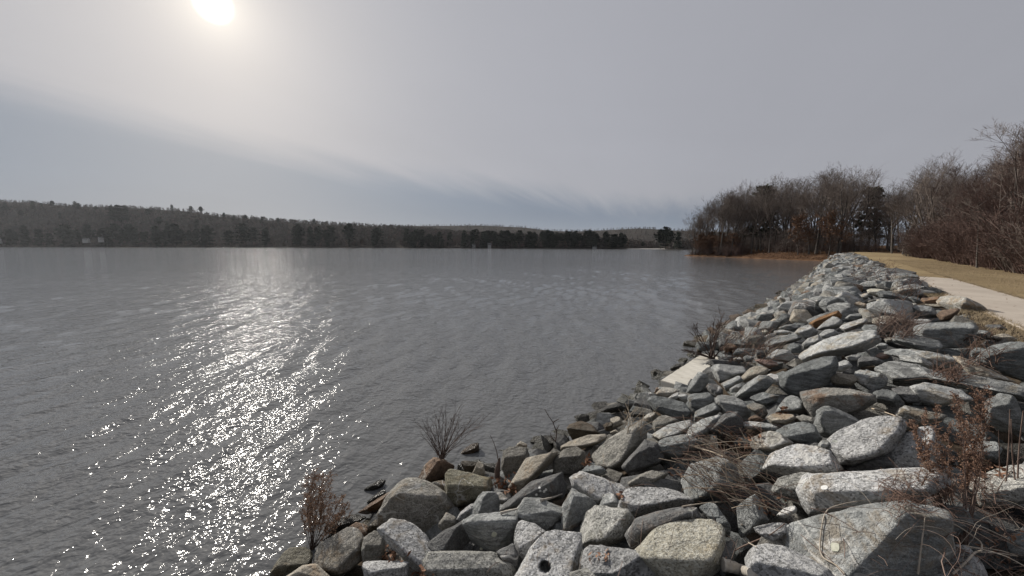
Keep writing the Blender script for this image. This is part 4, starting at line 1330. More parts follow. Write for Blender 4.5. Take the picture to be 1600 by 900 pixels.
groups = {}
for it in infos:
    o, tone, cnd, sc, ext = it
    f = 'flat' if ext[2] < 0.45 else ('long' if ext[0] > 1.12 else ('chunky' if ext[2] > 0.57 else 'angular'))
    sz = 'large' if sc > 0.95 else ('small' if sc < 0.75 else 'middling')
    ac, al = zone(cnd)
    groups.setdefault((sz, LOOK[tone], f, ac, al), []).append(it)
ORD = {2: ['nearer', 'farther'], 3: ['nearest', 'middle', 'farthest']}
for (sz, lk, f, ac, al), its in groups.items():
    its.sort(key=lambda q: q[2][5])
    for i, it in enumerate(its):
        w = '' if len(its) == 1 else (ORD[len(its)][i] + ' ' if len(its) in ORD else '')
        tag(it[0], f'{w}{sz} {lk} {f} rock {ac} {al}', 'rock', 'granite rocks of the lakeside riprap')

# --- everything smaller or farther: one mass of stones
def mass(name, label, items, level, tones, sink=0.0, scl=None, seed=1):
    rng = np.random.default_rng(seed)
    mbs = {}
    shapes = [hull_shape(k, level > 2) for k in range(len(BASE))]
    for cnd in items:
        loc, M, sc, tone = far_pose(cnd, rng, None if scl is None else rng.uniform(*scl))
        if tones:
            tone = tones[rng.integers(len(tones))]
        k = int(rng.integers(len(shapes)))
        V, F = shapes[k]
        mbs.setdefault(tone, MB()).add(V @ (M.T * sc) + loc - [0, 0, sink], F)
    V, F, I, mats = [], [], [], []
    n = 0
    for tn, mb_ in mbs.items():
        v, f = mb_.arrays()
        V.append(v)
        F.append(f + n)
        I.append(np.full(len(f), len(mats)))
        mats.append(MAT[tn])
        n += len(v)
    me = mesh_np(name, np.vstack(V), np.vstack(F), smooth=False)
    for m_ in mats:
        me.materials.append(m_)
    me.polygons.foreach_set("material_index", np.concatenate(I).astype(np.int32))
    o = link(bpy.data.objects.new(name, me))
    tag(o, label, kind='stuff')
    return o


mass('riprap', 'mass of grey riprap stones running along the bank toward the wooded point', free[N_IND:], 2, None, seed=4)
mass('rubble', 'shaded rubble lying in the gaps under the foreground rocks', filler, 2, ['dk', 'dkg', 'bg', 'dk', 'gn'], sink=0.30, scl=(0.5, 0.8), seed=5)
print('rocks by hand', N_HAND, 'free', len(free), 'filler', len(filler))

# --- the concrete slab at the water
def zpt(px, py, z):
    d_ = ray(px, py)
    return CAM + d_ * ((z - CAM_H) / d_[2])


A_, B_, C_, D4 = (zpt(1032, 594, .80), zpt(1097, 552, .86), zpt(1126, 559, .86), zpt(1071, 605, .80))
bm = bmesh.new()
nu, nv = 26, 6
thk = 0.16
grid = {}
for i in range(nu + 1):
    for j in range(nv + 1):
        a, b = i / nu, j / nv
        p = (A_ * (1 - a) + B_ * a) * (1 - b) + (D4 * (1 - a) + C_ * a) * b
        p = p + np.array([0, 0, 0.006 * math.sin(i * 2.3 + j)]) + np.append(rng.normal(0, 0.004, 2), 0)
        grid[i, j, 0] = bm.verts.new(p)
        grid[i, j, 1] = bm.verts.new(p - np.array([0, 0, thk]) + np.append(rng.normal(0, 0.006, 2), 0))
for i in range(nu):
    for j in range(nv):
        bm.faces.new([grid[i, j, 0], grid[i + 1, j, 0], grid[i + 1, j + 1, 0], grid[i, j + 1, 0]])
        bm.faces.new([grid[i, j + 1, 1], grid[i + 1, j + 1, 1], grid[i + 1, j, 1], grid[i, j, 1]])
for i in range(nu):
    for j in (0, nv):
        bm.faces.new([grid[i, j, 0], grid[i, j, 1], grid[i + 1, j, 1], grid[i + 1, j, 0]])
for j in range(nv):
    for i in (0, nu):
        bm.faces.new([grid[i, j, 0], grid[i, j + 1, 0], grid[i, j + 1, 1], grid[i, j, 1]])
bmesh.ops.recalc_face_normals(bm, faces=bm.faces)
edges = [e for e in bm.edges if len(e.link_faces) == 2 and e.calc_face_angle(0) > 0.9]
bmesh.ops.bevel(bm, geom=edges, offset=0.012, segments=2, affect='EDGES')
me = bpy.data.meshes.new('concrete_slab')
bm.to_mesh(me)
bm.free()
me.materials.append(MAT['slab_concrete'])
tag(link(bpy.data.objects.new('concrete_slab', me)), 'long cream concrete slab lying on rocks at the water edge', 'slab')

# ================================================================== TREES AND BRUSH
def grow_tree(rng, height, spread=0.45, fork=0.30, limbs=9, droop=0.0, lean=(0, 0), dens=1.0, twig_r=0.0075, multi=1, wig=0.07, up=0.6):
    """skeleton of a bare tree -> (trunk MB, crown MB)"""
    trunk, crown = MB(), MB()
    segA, segB, rA, rB = [], [], [], []

    def path(p, d, L, r0, r1, n, w):
        pts, rr = [np.array(p, float)], [r0]
        d = np.array(d, float)
        for i in range(n):
            d = d + rng.normal(0, w, 3) + np.array([0, 0, up * 0.12])
            d /= np.linalg.norm(d)
            pts.append(pts[-1] + d * L / n)
            rr.append(r0 + (r1 - r0) * (i + 1) / n)
        return np.array(pts), np.array(rr), d

    def put(pts, rr):
        for i in range(len(pts) - 1):
            segA.append(pts[i]); segB.append(pts[i + 1]); rA.append(rr[i]); rB.append(rr[i + 1])

    def side(d, ang):
        a = rng.normal(size=3)
        a -= d * (a @ d)
        a /= np.linalg.norm(a)
        v = d * math.cos(ang) + a * math.sin(ang)
        return v / np.linalg.norm(v)

    def branch(p, d, L, r, lvl):
        n = 5 if lvl == 1 else (3 if lvl == 2 else 2)
        pts, rr, dd = path(p, d, L, r, r * 0.35, n, wig * (1 + 0.35 * lvl))
        put(pts, rr)
        if lvl >= 4:
            return
        k = {1: int(7 * dens), 2: int(6 * dens), 3: int(5 * dens)}[lvl]
        for j in range(k):
            t = rng.uniform(0.25, 1.0)
            i = min(int(t * n), n - 1)
            q = pts[i] + (pts[i + 1] - pts[i]) * (t * n - i)
            di = pts[i + 1] - pts[i]
            di /= np.linalg.norm(di)
            v = side(di, rng.uniform(0.45, 0.95))
            v[2] += 0.16 - droop
            v /= np.linalg.norm(v)
            branch(q, v, L * rng.uniform(0.38, 0.62), max(rr[i] * 0.5, twig_r), lvl + 1)

    for mt in range(multi):
        r0 = height * 0.0140 * rng.uniform(0.9, 1.15) / (1 if multi == 1 else 1.3)
        d0 = np.array([lean[0], lean[1], 1.0]) + (rng.normal(0, 0.16, 3) if multi > 1 else rng.normal(0, 0.03, 3))
        d0 /= np.linalg.norm(d0)
        H = height * (1.0 if mt == 0 else rng.uniform(0.75, 0.95))
        pts, rr, dd = path((0, 0, -0.3), d0, H * 0.86, r0, r0 * 0.22, 9, 0.05)
        rr[0] *= 1.35
        trunk.tube(pts, rr, 7)
        for j in range(limbs):
            t = fork + (0.98 - fork) * (j + rng.random()) / limbs
            i = min(int(t * 9), 8)
            q = pts[i] + (pts[i + 1] - pts[i]) * (t * 9 - i)
            a = rng.uniform(0, 2 * math.pi)
            el = rng.uniform(0.5, 1.05) + 0.3 * t
            v = np.array([math.cos(a) * math.cos(el), math.sin(a) * math.cos(el), math.sin(el)])
            branch(q, v, H * spread * (1.15 - 0.62 * (t - fork) / (1 - fork)) * rng.uniform(0.75, 1.1), rr[i] * 0.62, 1)
    crown.segs(np.array(segA), np.array(segB), np.array(rA), np.array(rB), 3)
    ends = np.array(segB)[np.array(rA) < twig_r * 1.6]
    return trunk, crown, ends


def place(proto, x, y, z, sc, rz, label, group, cat='tree', scz=None):
    """copy a thing (an Empty with its part meshes) to a place"""
    root = proto['root']
    r = bpy.data.objects.new(root, None)
    r.location = (x, y, z)
    r.rotation_euler = (0, 0, rz)
    r.scale = (sc, sc, scz if scz else sc)
    link(r)
    for nm, me in proto['parts']:
        link(bpy.data.objects.new(nm, me), r)
    return tag(r, label, cat, group)


def proto_tree(name, seed, twig='twig_grey', bark='bark', **kw):
    rng = np.random.default_rng(seed)
    t, c, ends = grow_tree(rng, 10.0, **kw)
    top = max(v[:, 2].max() for v in c.V)
    for m_ in (t, c):
        m_.V = [v * (10.0 / top) for v in m_.V]
    return {'root': name, 'parts': [('trunk', t.mesh('trunk', MAT[bark])), ('crown', c.mesh('crown', MAT[twig], smooth=False))]}


ORDERED = {}


def later(o, look, where, px):
    ORDERED.setdefault((look, where), []).append((px, o))
    return o


def finish_labels():
    nth = ['first', 'second', 'third', 'fourth', 'fifth', 'sixth', 'seventh', 'eighth', 'ninth', 'tenth', 'eleventh', 'twelfth', 'thirteenth', 'fourteenth']
    names = {2: ['left', 'right'], 3: ['left', 'middle', 'right'], 4: ['leftmost', 'second', 'third', 'rightmost'],
             5: ['leftmost', 'second', 'middle', 'fourth', 'rightmost'], 6: ['leftmost', 'second', 'third', 'fourth', 'fifth', 'rightmost']}
    for (look, where), its in ORDERED.items():
        its.sort(key=lambda q: q[0])
        n = len(its)
        for i, (px, o) in enumerate(its):
            if n == 1:
                o['label'] = f'{look} {where}'
            elif n in names:
                o['label'] = f'{names[n][i]} of the {look}s {where}'.replace('bushs', 'bushes')
            else:
                o['label'] = f'{nth[i]} {look} from left {where}' if n <= 14 else f'{look} {where}'


def lm(px, marks):
    for x, w in marks:
        if px < x:
            return w
    return marks[-1][1]


def shorten():
    for its in ORDERED.values():
        for px, o in its:
            s = o['label']
            for a, b in ((' behind the lawn', ''), (' on the point', ''), (' on the far hill', ' uphill'), ('low ', ''), ('bare ', ''), (' the ', ' ')):
                if len(s.split()) > 16:
                    s = s.replace(a, b)
            o['label'] = s


POINT_MARKS = [(1100, 'at the outer tip of the wooded point'), (1140, 'just in from the tip of the wooded point'), (1175, 'left of the dark pine on the point'), (1205, 'about the dark pine on the point'),
               (1235, 'right of the dark pine on the point'), (1262, 'by the midway rusty oak on the point'), (1290, 'left of the orange brown oak on the point'), (1318, 'above the far tip of the riprap'), (1345, 'left of the right hand pine'), (1400, 'beside the right hand pine')]
LAWN_MARKS = [(1380, 'beside the right hand pine beyond the lawn'), (1415, 'in the gap of the tree line behind the lawn'), (1448, 'left of the round crowned tree'), (1478, 'about the round crowned tree'),
              (1510, 'right of the round crowned tree'), (1545, 'above the crooked pale small tree'), (1575, 'near the tall reddish tree by the right edge'), (1605, 'under the tallest tree at the right edge'), (9999, 'beyond the right picture edge')]
SHORE_MARKS = [(60, 'at the far left of the far shore'), (128, 'left of the two white houses'), (180, 'by the two white houses'), (245, 'behind the low islet'), (300, 'right of the low islet'), (350, 'by the small pale house'),
               (430, 'right edge of the sun path'), (500, 'where the far hill starts to drop'), (570, 'along the middle of the far shore'), (640, 'where the far shore runs low'), (668, 'well left of the pale cabins'), (702, 'left of the pale cabins'), (735, 'close left of the long low cabin'), (775, 'around the two pale cabins'),
               (810, 'at the left end of the pine grove'), (850, 'in the left half of the pine grove'), (900, 'in the middle of the pine grove'), (940, 'by the white cabin in the pine grove'), (999, 'at the right end of the pine grove')]


BARE = [proto_tree('bare_tree', 301 + k, dens=0.87, spread=sp, fork=fk, limbs=lm, lean=ln, wig=wg)
        for k, (sp, fk, lm, ln, wg) in enumerate([(0.42, 0.30, 10, (0, 0), .07), (0.36, 0.42, 9, (0.05, 0), .06), (0.48, 0.24, 11, (-0.05, .03), .09), (0.34, 0.50, 9, (0.02, 0), .06), (0.50, 0.28, 10, (0.08, 0), .10), (0.30, 0.36, 12, (0, 0), .06)])]
BARE_RED = [proto_tree('bare_tree', 331 + k, twig='twig_red', spread=0.34, fork=0.22, limbs=12, dens=1.15, multi=2) for k in range(2)]
PALE = [proto_tree('bare_tree', 341 + k, bark='bark_pale', spread=0.30, fork=0.5, limbs=9) for k in range(2)]


def leafy(seed):
    rng = np.random.default_rng(seed)
    t, c, ends = grow_tree(rng, 10.0, spread=0.40, fork=0.12, limbs=12, dens=0.95, droop=0.12)
    lv = MB()
    E = ends[rng.random(len(ends)) < 0.55]
    C = np.repeat(E, 2, axis=0) + rng.normal(0, 0.22, (len(E) * 2, 3)) * [1.3, 1.3, 0.6]
    lv.tris(C, 0.17, rng, flat=0.3)
    return {'root': 'oak_tree', 'parts': [('trunk', t.mesh('trunk', MAT['bark'])), ('crown', c.mesh('crown', MAT['twig_red'], smooth=False)), ('leaves', lv.mesh('leaves', MAT['oak_leaves'], smooth=False))]}


OAK = [leafy(361), leafy(362)]


def pine(seed, mat='needles', narrow=0.26, n_whorl=15, bare=0.2, leafn=16, lsize=0.42, irregular=0.35):
    rng = np.random.default_rng(seed)
    t = MB()
    P = np.array([[0.12 * math.sin(k * 0.9 + seed), 0.12 * math.cos(k + seed), -0.3 + 10.2 * k / 8] for k in range(9)])
    t.tube(P, np.linspace(0.16, 0.03, 9), 6)
    c, w = MB(), MB()
    for k in range(n_whorl):
        f = bare + (1 - bare) * (k + rng.uniform(-.3, .3)) / n_whorl
        z = 10 * f
        R_ = 10 * narrow * (1 - f) ** 0.62 * rng.uniform(1 - irregular, 1 + irregular) + 0.25
        nb = int(rng.integers(5, 8))
        for j in range(nb):
            a = 2 * math.pi * (j + rng.random() * .7) / nb
            L = R_ * rng.uniform(0.65, 1.1)
            tip = np.array([math.cos(a) * L, math.sin(a) * L, z + L * rng.uniform(0.0, 0.28)])
            w.segs([[0, 0, z]], [tip], 0.035, 0.012, 3)
            m = leafn
            ts = rng.uniform(0.3, 1.05, m)[:, None]
            C = np.array([0, 0, z]) * (1 - ts) + tip * ts + rng.normal(0, 0.20, (m, 3)) * [1, 1, 0.55]
            c.tris(C, lsize, rng, flat=0.45, aspect=0.9)
    return {'root': 'pine_tree', 'parts': [('trunk', t.mesh('trunk', MAT['bark'])), ('branches', w.mesh('branches', MAT['bark'])), ('crown', c.mesh('crown', MAT[mat], smooth=False))]}


PINE = [pine(381), pine(382, narrow=0.30, irregular=0.5)]
FARP = [pine(391 + k, 'needles_far', narrow=nr, n_whorl=9, leafn=5, lsize=0.9, bare=br, irregular=ir) for k, (nr, br, ir) in enumerate([(0.20, 0.08, .3), (0.26, 0.15, .5), (0.16, 0.1, .35), (0.30, 0.35, .6)])]


def shrub(seed, h=1.0, stems=34, mat='twig_red', spread=0.5, dens=5, r=0.010, root='shrub'):
    """many-stemmed bare bush, 1 m tall in its own units"""
    rng = np.random.default_rng(seed)
    s, tw = MB(), MB()
    for k in range(stems):
        a = rng.uniform(0, 2 * math.pi)
        d = np.array([math.cos(a) * spread * rng.random() ** .6, math.sin(a) * spread * rng.random() ** .6, 1.0])
        d /= np.linalg.norm(d)
        L = h * rng.uniform(0.6, 1.1)
        pts = [np.array([math.cos(a), math.sin(a), 0]) * 0.10 * rng.random() - [0, 0, 0.06]]
        for i in range(4):
            d = d + rng.normal(0, 0.10, 3)
            d /= np.linalg.norm(d)
            pts.append(pts[-1] + d * L / 4)
        pts = np.array(pts)
        s.segs(pts[:-1], pts[1:], np.linspace(r, r * .4, 4), np.linspace(r * .85, r * .3, 4), 3)
        A, B = [], []
        for j in range(dens):
            i = int(rng.integers(1, 4))
            q = pts[i] + (pts[i + 1] - pts[i]) * rng.random()
            v = (pts[i + 1] - pts[i]) / np.linalg.norm(pts[i + 1] - pts[i]) + rng.normal(0, 0.55, 3)
            v /= np.linalg.norm(v)
            e = q + v * L * rng.uniform(0.15, 0.32)
            A.append(q); B.append(e)
            for m in range(2):
                v2 = v + rng.normal(0, 0.5, 3)
                e2 = q + (e - q) * rng.uniform(.4, .9)
                A.append(e2); B.append(e2 + v2 / np.linalg.norm(v2) * L * rng.uniform(0.07, 0.16))
        tw.segs(A, B, r * .40, r * .25, 3)
    return {'root': root, 'parts': [('stems', s.mesh('stems', MAT[mat])), ('twigs', tw.mesh('twigs', MAT[mat], smooth=False))]}


SHRUB = [shrub(401 + k, mat=m, stems=st, spread=sp, r=0.007) for k, (m, st, sp) in enumerate([('twig_red', 40, .6), ('twig_red', 34, .8), ('twig_grey', 36, .6), ('twig_red', 46, .5)])]

# tree-line height in the photograph, as an elevation over the lake
TOPS = ([1068, 1085, 1100, 1130, 1170, 1220, 1260, 1300, 1340, 1362, 1380, 1395, 1415, 1450, 1480, 1520, 1550, 1580, 1600, 1640, 1700],
        [350, 328, 314, 294, 281, 268, 261, 258, 262, 266, 290, 282, 258, 240, 240, 252, 230, 198, 174, 168, 165])


def tree_h(x, y, z, frac=1.0):
    px, py, dep = project((x, y, z))
    top = np.interp(px, *TOPS)
    return ((383.9 - top) / FPX * dep + CAM_H - z) * frac, px, dep


rng = np.random.default_rng(41)
# ---- the wooded point
n = 0
spots = []
while len(spots) < 88:
    y = rng.uniform(96, 168)
    x = shore_x(y) + (6.5 if y < 128 else 1.5) + abs(rng.normal(0, 1)) * 15
    s_, u_ = xy_su(x, y)
    if s_ > 2 and u_ < 101:
        continue
    if any((x - a) ** 2 + (y - b) ** 2 < 2.6 ** 2 for a, b in spots):
        continue
    spots.append((x, y))
for k in range(16):
    y = rng.uniform(126, 152)
    spots.append((float(shore_x(y) + rng.uniform(0.8, 7)), float(y)))
for i, (x, y) in enumerate(spots):
    z = float(min(point_z(x, y), 3.8)) - 0.05
    h, px, dep = tree_h(x, y, z, rng.uniform(0.72, 1.04))
    h = float(np.clip(h, 5, 27))
    front = (x - shore_x(y)) < 9
    if front and 1090 < px < 1180 and rng.random() < 0.40:
        o = place(OAK[int(rng.integers(2))], x, y, z, min(h, 11) * rng.uniform(.5, .8) / 10, rng.uniform(0, 6.28), None, 'rusty leaved oaks on the wooded point')
        later(o, 'small rusty leaved oak', lm(px, POINT_MARKS), px)
    elif front and rng.random() < 0.25:
        o = place(PALE[int(rng.integers(2))], x, y, z, h / 10, rng.uniform(0, 6.28), None, 'pale trunked trees on the wooded point')
        later(o, 'slender pale trunked tree', lm(px, POINT_MARKS), px)
    else:
        o = place(BARE[int(rng.integers(6))], x, y, z, h / 10, rng.uniform(0, 6.28), None, 'bare trees on the wooded point')
        dd_ = x - shore_x(y)
        later(o, ('tall ' if h > 19 else ('short ' if h < 12 else '')) + ('shoreline bare tree' if dd_ < 9 else ('inner bare tree' if dd_ < 20 else 'hindmost bare tree')), lm(px, POINT_MARKS), px)


def at_px(px, dep):
    return (px - 800) / FPX * dep, dep * 1.0


def ground_z(x, y):
    s_, u_ = xy_su(x, y)
    if u_ > 104 or s_ < 2.75:
        return float(min(point_z(x, y), 3.8))
    return float(lawn_z(s_, u_))


def one(proto, px, dep, top, label, group=None, cat='tree', wide=1.0):
    x, y = at_px(px, dep)
    z = ground_z(x, y)
    h = (383.9 - top) / FPX * dep + CAM_H - z
    return place(proto, x, y, z, h / 10 * wide, px * 0.37, label, group, cat, scz=h / 10)


one(PINE[0], 1187, 141, 291, 'dark pine rising above the bare trees in the middle of the wooded point')
one(PINE[1], 1352, 122, 293, 'dark pine at the right end of the wooded point beside the gap in the trees')
one(OAK[0], 1293, 100, 335, 'orange brown oak alone near the right end of the wooded point')
one(OAK[1], 1245, 108, 340, 'rusty oak in front of the trunks midway along the wooded point')
one(BARE[4], 1310, 98, 262, 'broad crowned bare tree leaning left over the far end of the embankment')
one(PALE[0], 1262, 106, 300, 'pale straight trunk standing tallest of its kind on the point shore')
# low undergrowth along the shore of the point
for i in range(58):
    y = rng.uniform(98, 150)
    x = shore_x(y) + (rng.uniform(0.6, 7) if y > 126 else rng.uniform(7.5, 14))
    z = float(min(point_z(x, y), 3.8)) - 0.1
    o = place(SHRUB[int(rng.integers(4))], x, y, z, rng.uniform(2.0, 4.2), rng.uniform(0, 6.28), None, 'bushes along the wooded point', 'bush')
    later(o, 'low red brown bush', ('at the water edge ' if x - shore_x(y) < 3 else 'set back ') + lm(project((x, y, z))[0], POINT_MARKS), project((x, y, z))[0])

# ---- trees and thicket behind the lawn, right side
spots = []
while len(spots) < 74:
    u_ = rng.uniform(10, 118)
    s_ = 11.5 + abs(rng.normal(0, 1)) * 13
    x, y = su_xy(s_, u_)
    if any((x - a) ** 2 + (y - b) ** 2 < 2.8 ** 2 for a, b in spots):
        continue
    spots.append((float(x), float(y)))
for i, (x, y) in enumerate(spots):
    z = ground_z(x, y)
    h, px, dep = tree_h(x, y, z, rng.uniform(0.80, 1.0))
    if px > 1690:
        continue
    if px < 1395 and rng.random() < 0.45:
        continue
    h = float(np.clip(h, 5, 26))
    red = px > 1470 and rng.random() < 0.55
    pr = BARE_RED[int(rng.integers(2))] if red else BARE[int(rng.integers(6))]
    o = place(pr, x, y, z - 0.1, h / 10, rng.uniform(0, 6.28), None, 'reddish trees behind the lawn' if red else 'bare trees behind the lawn')
    s_ = xy_su(x, y)[0]
    later(o, ('reddish bare tree' if red else 'grey bare tree') if s_ < 18 else ('hindmost reddish tree' if red else 'hindmost grey tree'), lm(px, LAWN_MARKS), px)
one(BARE[2], 1462, 62, 243, 'spreading bare tree with the roundest crown behind the lawn')
one(BARE[4], 1505, 50, 262, 'bare tree with heavy low limbs right of the round crowned one')
one(BARE_RED[0], 1545, 40, 236, 'tall reddish twiggy tree near the right end of the tree line')
one(BARE[0], 1592, 36, 180, 'tallest bare tree, reaching highest at the right picture edge')
one(PALE[1], 1392, 84, 300, 'thin pale bare tree standing in the gap right of the pine')
one(PALE[0], 1408, 78, 285, 'slim upright bare tree just right of the gap in the tree line')
for k_, (px, dp_, tp_) in enumerate([(1383, 112, 300), (1391, 100, 292), (1402, 96, 285), (1412, 104, 272)]):
    one(BARE[(1, 3, 5, 0)[k_]], px, dp_, tp_, ['lowest thin bare tree filling the gap right of the pine', 'second thin bare tree in the gap right of the pine', 'third thin bare tree in the gap right of the pine', 'bare tree closing the right side of the gap'][k_], 'bare trees behind the lawn')
one(PALE[1], 1527, 30, 318, 'crooked pale small tree standing in front of the thicket')

n = 0
for i in range(150):
    u_ = rng.uniform(12, 95)
    s_ = 8.9 + abs(rng.normal(0, 1)) * 3.0 + max(0, (60 - u_)) * 0.004
    x, y = su_xy(s_, u_)
    x, y = float(x), float(y)
    px, py, dep = project((x, y, 2))
    if px > 1680 or px < 1330:
        continue
    top = np.interp(px, [1340, 1400, 1450, 1500, 1550, 1600, 1700], [362, 362, 350, 338, 325, 318, 310])
    h = ((383.9 - top) / FPX * dep + 2) * rng.uniform(0.55, 1.0)
    h = float(np.clip(h, 1.2, 5.2))
    kb = int(rng.integers(4))
    o = place(SHRUB[kb], x, y, ground_z(x, y) - 0.05, h, rng.uniform(0, 6.28), None, 'thicket of bushes behind the lawn', 'bush')
    later(o, ('tall ' if h > 3.4 else ('low ' if h < 2.2 else '')) + ('grey bare bush' if kb == 2 else 'red brown bare bush') + (' behind' if s_ > 11.5 else ''), lm(px, LAWN_MARKS), px)

# dense bare understorey deeper in both woods: one mass
mb = MB()
A, B = [], []
for i in range(3600):
    if i % 2:
        u_ = rng.uniform(8, 120)
        s_ = rng.uniform(11, 42)
        x, y = su_xy(s_, u_)
    else:
        y = rng.uniform(97, 190)
        x = shore_x(y) + rng.uniform(5, 48)
    x, y = float(x), float(y)
    z = ground_z(x, y)
    h = rng.uniform(3.0, 9.0)
    p = np.array([x, y, z])
    top = p + [rng.normal(0, .6), rng.normal(0, .6), h]
    A.append(p); B.append(top)
    for k in range(11):
        q = p + (top - p) * rng.uniform(0.2, 1)
        v = rng.normal(0, 1, 3) * [1, 1, .4] + [0, 0, .8]
        A.append(q); B.append(q + v * rng.uniform(0.5, 1.3))
A, B = np.array(A), np.array(B)
mb.segs(A, B, 0.035, 0.012, 3)
tag(mb.build('undergrowth', MAT['twig_grey'], smooth=False), 'tangled bare undergrowth filling the woods behind the lawn and on the point', kind='stuff')
# fallen leaves lying thick along the shore of the point
C = []
for i in range(9000):
    y = rng.uniform(94, 150)
    x = shore_x(y) + rng.uniform(0.2, 9)
    C.append((x, y, float(min(point_z(x, y), 3.8)) + 0.08))
mb = MB()
mb.tris(np.array(C), 0.13, rng, flat=0.6)
tag(mb.build('leaf_litter', MAT['oak_leaves'], smooth=False), 'rusty fallen leaves thick along the shore of the wooded point', kind='stuff')

# ---- evergreens across the lake
rng = np.random.default_rng(52)


def far_pine(px, dep, base_y, top_y, label, group):
    x = (px - 800) / FPX * dep
    h = (base_y - top_y) / FPX * dep
    z = CAM_H + (383.9 - base_y) / FPX * dep
    o = place(FARP[int(rng.integers(4))], x, dep, z, h / 10 * rng.uniform(0.9, 1.4), rng.uniform(0, 6.28), None, group, 'tree', scz=h / 10)
    if label is None:
        later(o, ('tall ' if top_y < 359 else ('low ' if top_y > 365 else '')) + 'dark evergreen', lm(px, SHORE_MARKS), px)
    else:
        o['label'] = label
    return o


for i in range(64):
    px = rng.uniform(-30, 640)
    d = float(np.interp(px, [-400, 0, 165, 300, 640], [1150, 1050, 1000, 900, 640])) + rng.uniform(4, 60)
    far_pine(px, d, 386.0 - rng.uniform(0, 2.5), rng.uniform(349, 366), None, 'evergreens along the far shore')
for i in range(44):
    px = rng.uniform(640, 785)
    d = float(np.interp(px, [640, 800], [640, 540])) + rng.uniform(4, 40)
    far_pine(px, d, 387.0 - rng.uniform(0, 1.5), rng.uniform(358, 375), None, 'evergreens in the middle of the far shore')
for i in range(60):
    px = rng.uniform(778, 980)
    d = float(np.interp(px, [640, 800, 975], [640, 540, 450])) + rng.uniform(3, 36)
    far_pine(px, d, 387.5 - rng.uniform(0, 1.5), rng.uniform(359, 369) + max(0, (px - 940) * 0.12), None, 'pine grove on the far shore')
for k_, (px, top, d) in enumerate([(1030, 358, 420), (1038, 354, 410), (1046, 360, 400), (1058, 361, 360), (1003, 377, 540)]):
    far_pine(px, d, 388, top, ['first big evergreen at the head of the lake', 'tallest evergreen at the head of the lake', 'evergreen right of the tallest at the head of the lake', 'evergreen touching the tip of the wooded point', 'small lone evergreen over the pale beach'][k_], 'evergreens at the head of the lake')
for px, y0, y1 in [(10, 330, 312), (22, 330, 316), (65, 326, 314), (78, 326, 317), (95, 326, 314), (130, 328, 315), (135, 327, 317), (185, 345, 322), (195, 347, 321), (205, 346, 322), (241, 340, 326),
                   (278, 330, 320), (307, 332, 322), (322, 332, 323), (357, 341, 332), (372, 345, 336), (390, 346, 336), (256, 354, 339), (268, 358, 345), (314, 358, 342), (45, 340, 329), (105, 342, 331), (415, 349, 338), (440, 350, 340), (495, 354, 342), (161, 331, 322)]:
    c_ = [hill_point(HA, rng, px=px) for _ in range(60)]
    p_ = min(c_, key=lambda q: abs(project(q)[1] - y0))
    h = (project(p_)[1] - y1) / FPX * p_[1]
    o = place(FARP[int(rng.integers(4))], p_[0], p_[1], p_[2], max(h, 7) / 10 * 1.3, rng.uniform(0, 6.28), None, 'pines scattered on the far hillside', 'tree', scz=max(h, 7) / 10)
    later(o, 'dark skyline pine' if y1 < 330 and y0 - y1 < 16 else 'dark hillside pine', 'on the far hill ' + lm(px, SHORE_MARKS), px)

# ---- houses on the far shore
def house(px, dep, base_y, w, dpt, h, label, rz=0.2):
    x = (px - 800) / FPX * dep
    z = CAM_H + (383.9 - base_y) / FPX * dep
    root = empty('house', (x, dep, z), rz)
    tag(root, label, 'house', 'white houses across the lake')
    m = MB()
    X, Y = w / 2, dpt / 2
    m.add([(-X, -Y, -6), (X, -Y, -6), (X, Y, -6), (-X, Y, -6), (-X, -Y, h), (X, -Y, h), (X, Y, h), (-X, Y, h)], [(0, 1, 5, 4), (1, 2, 6, 5), (2, 3, 7, 6), (3, 0, 4, 7)])
    m.add([(-X, -Y, h), (-X, Y, h), (-X, 0, h + dpt * .38)], [(0, 1, 2)])
    m.add([(X, -Y, h), (X, Y, h), (X, 0, h + dpt * .38)], [(0, 2, 1)])
    m.build('wall', MAT['house_white'], root, smooth=False)
    m = MB()
    e, o = 0.5, 0.4
    rh = h + dpt * .38 + .15
    sl = dpt * .38 / Y
    m.add([(-X - o, -Y - e, h - e * sl + .15), (X + o, -Y - e, h - e * sl + .15), (X + o, 0, rh), (-X - o, 0, rh), (-X - o, Y + e, h - e * sl + .15), (X + o, Y + e, h - e * sl + .15)],
          [(0, 1, 2, 3), (3, 2, 5, 4)])
    m.build('roof', MAT['house_roof'], root, smooth=False)
    for k in range(4):
        for zz in ((1.0, 2.2), (3.6, 4.7)):
            if zz[1] > h:
                continue
            cx = -X + w * (k + .5) / 4
            m = MB()
            m.add([(cx - .5, -Y - .06, zz[0]), (cx + .5, -Y - .06, zz[0]), (cx + .5, -Y - .06, zz[1]), (cx - .5, -Y - .06, zz[1])], [(0, 1, 2, 3)])
            m.build('window', MAT['house_glass'], root, smooth=False)
    return root


house(163, 955, 375.0, 8, 7, 4.4, 'white house with its gable showing above the far left shore', 1.2)
house(140, 965, 376, 12, 7, 3.6, 'long white house half hidden by trees left of the gabled one', 0.1)
house(2, 1030, 377.5, 13, 9, 6.0, 'pale house at the left picture edge on the far shore', 0.3)
house(313, 905, 374, 8, 7, 4.5, 'small pale house glimpsed through trees under the sun path', 0.2)
house(765, 566, 384.2, 5, 5, 2.2, 'low white cabin on the far shore left of the pine grove', 0.1)
house(741, 590, 384.5, 6, 5, 1.8, 'long low pale cabin on the far shore, farther left of the pine grove', 0.1)
house(928, 478, 386.2, 4.5, 4, 1.8, 'small white cabin showing between trunks of the pine grove', 0.0)

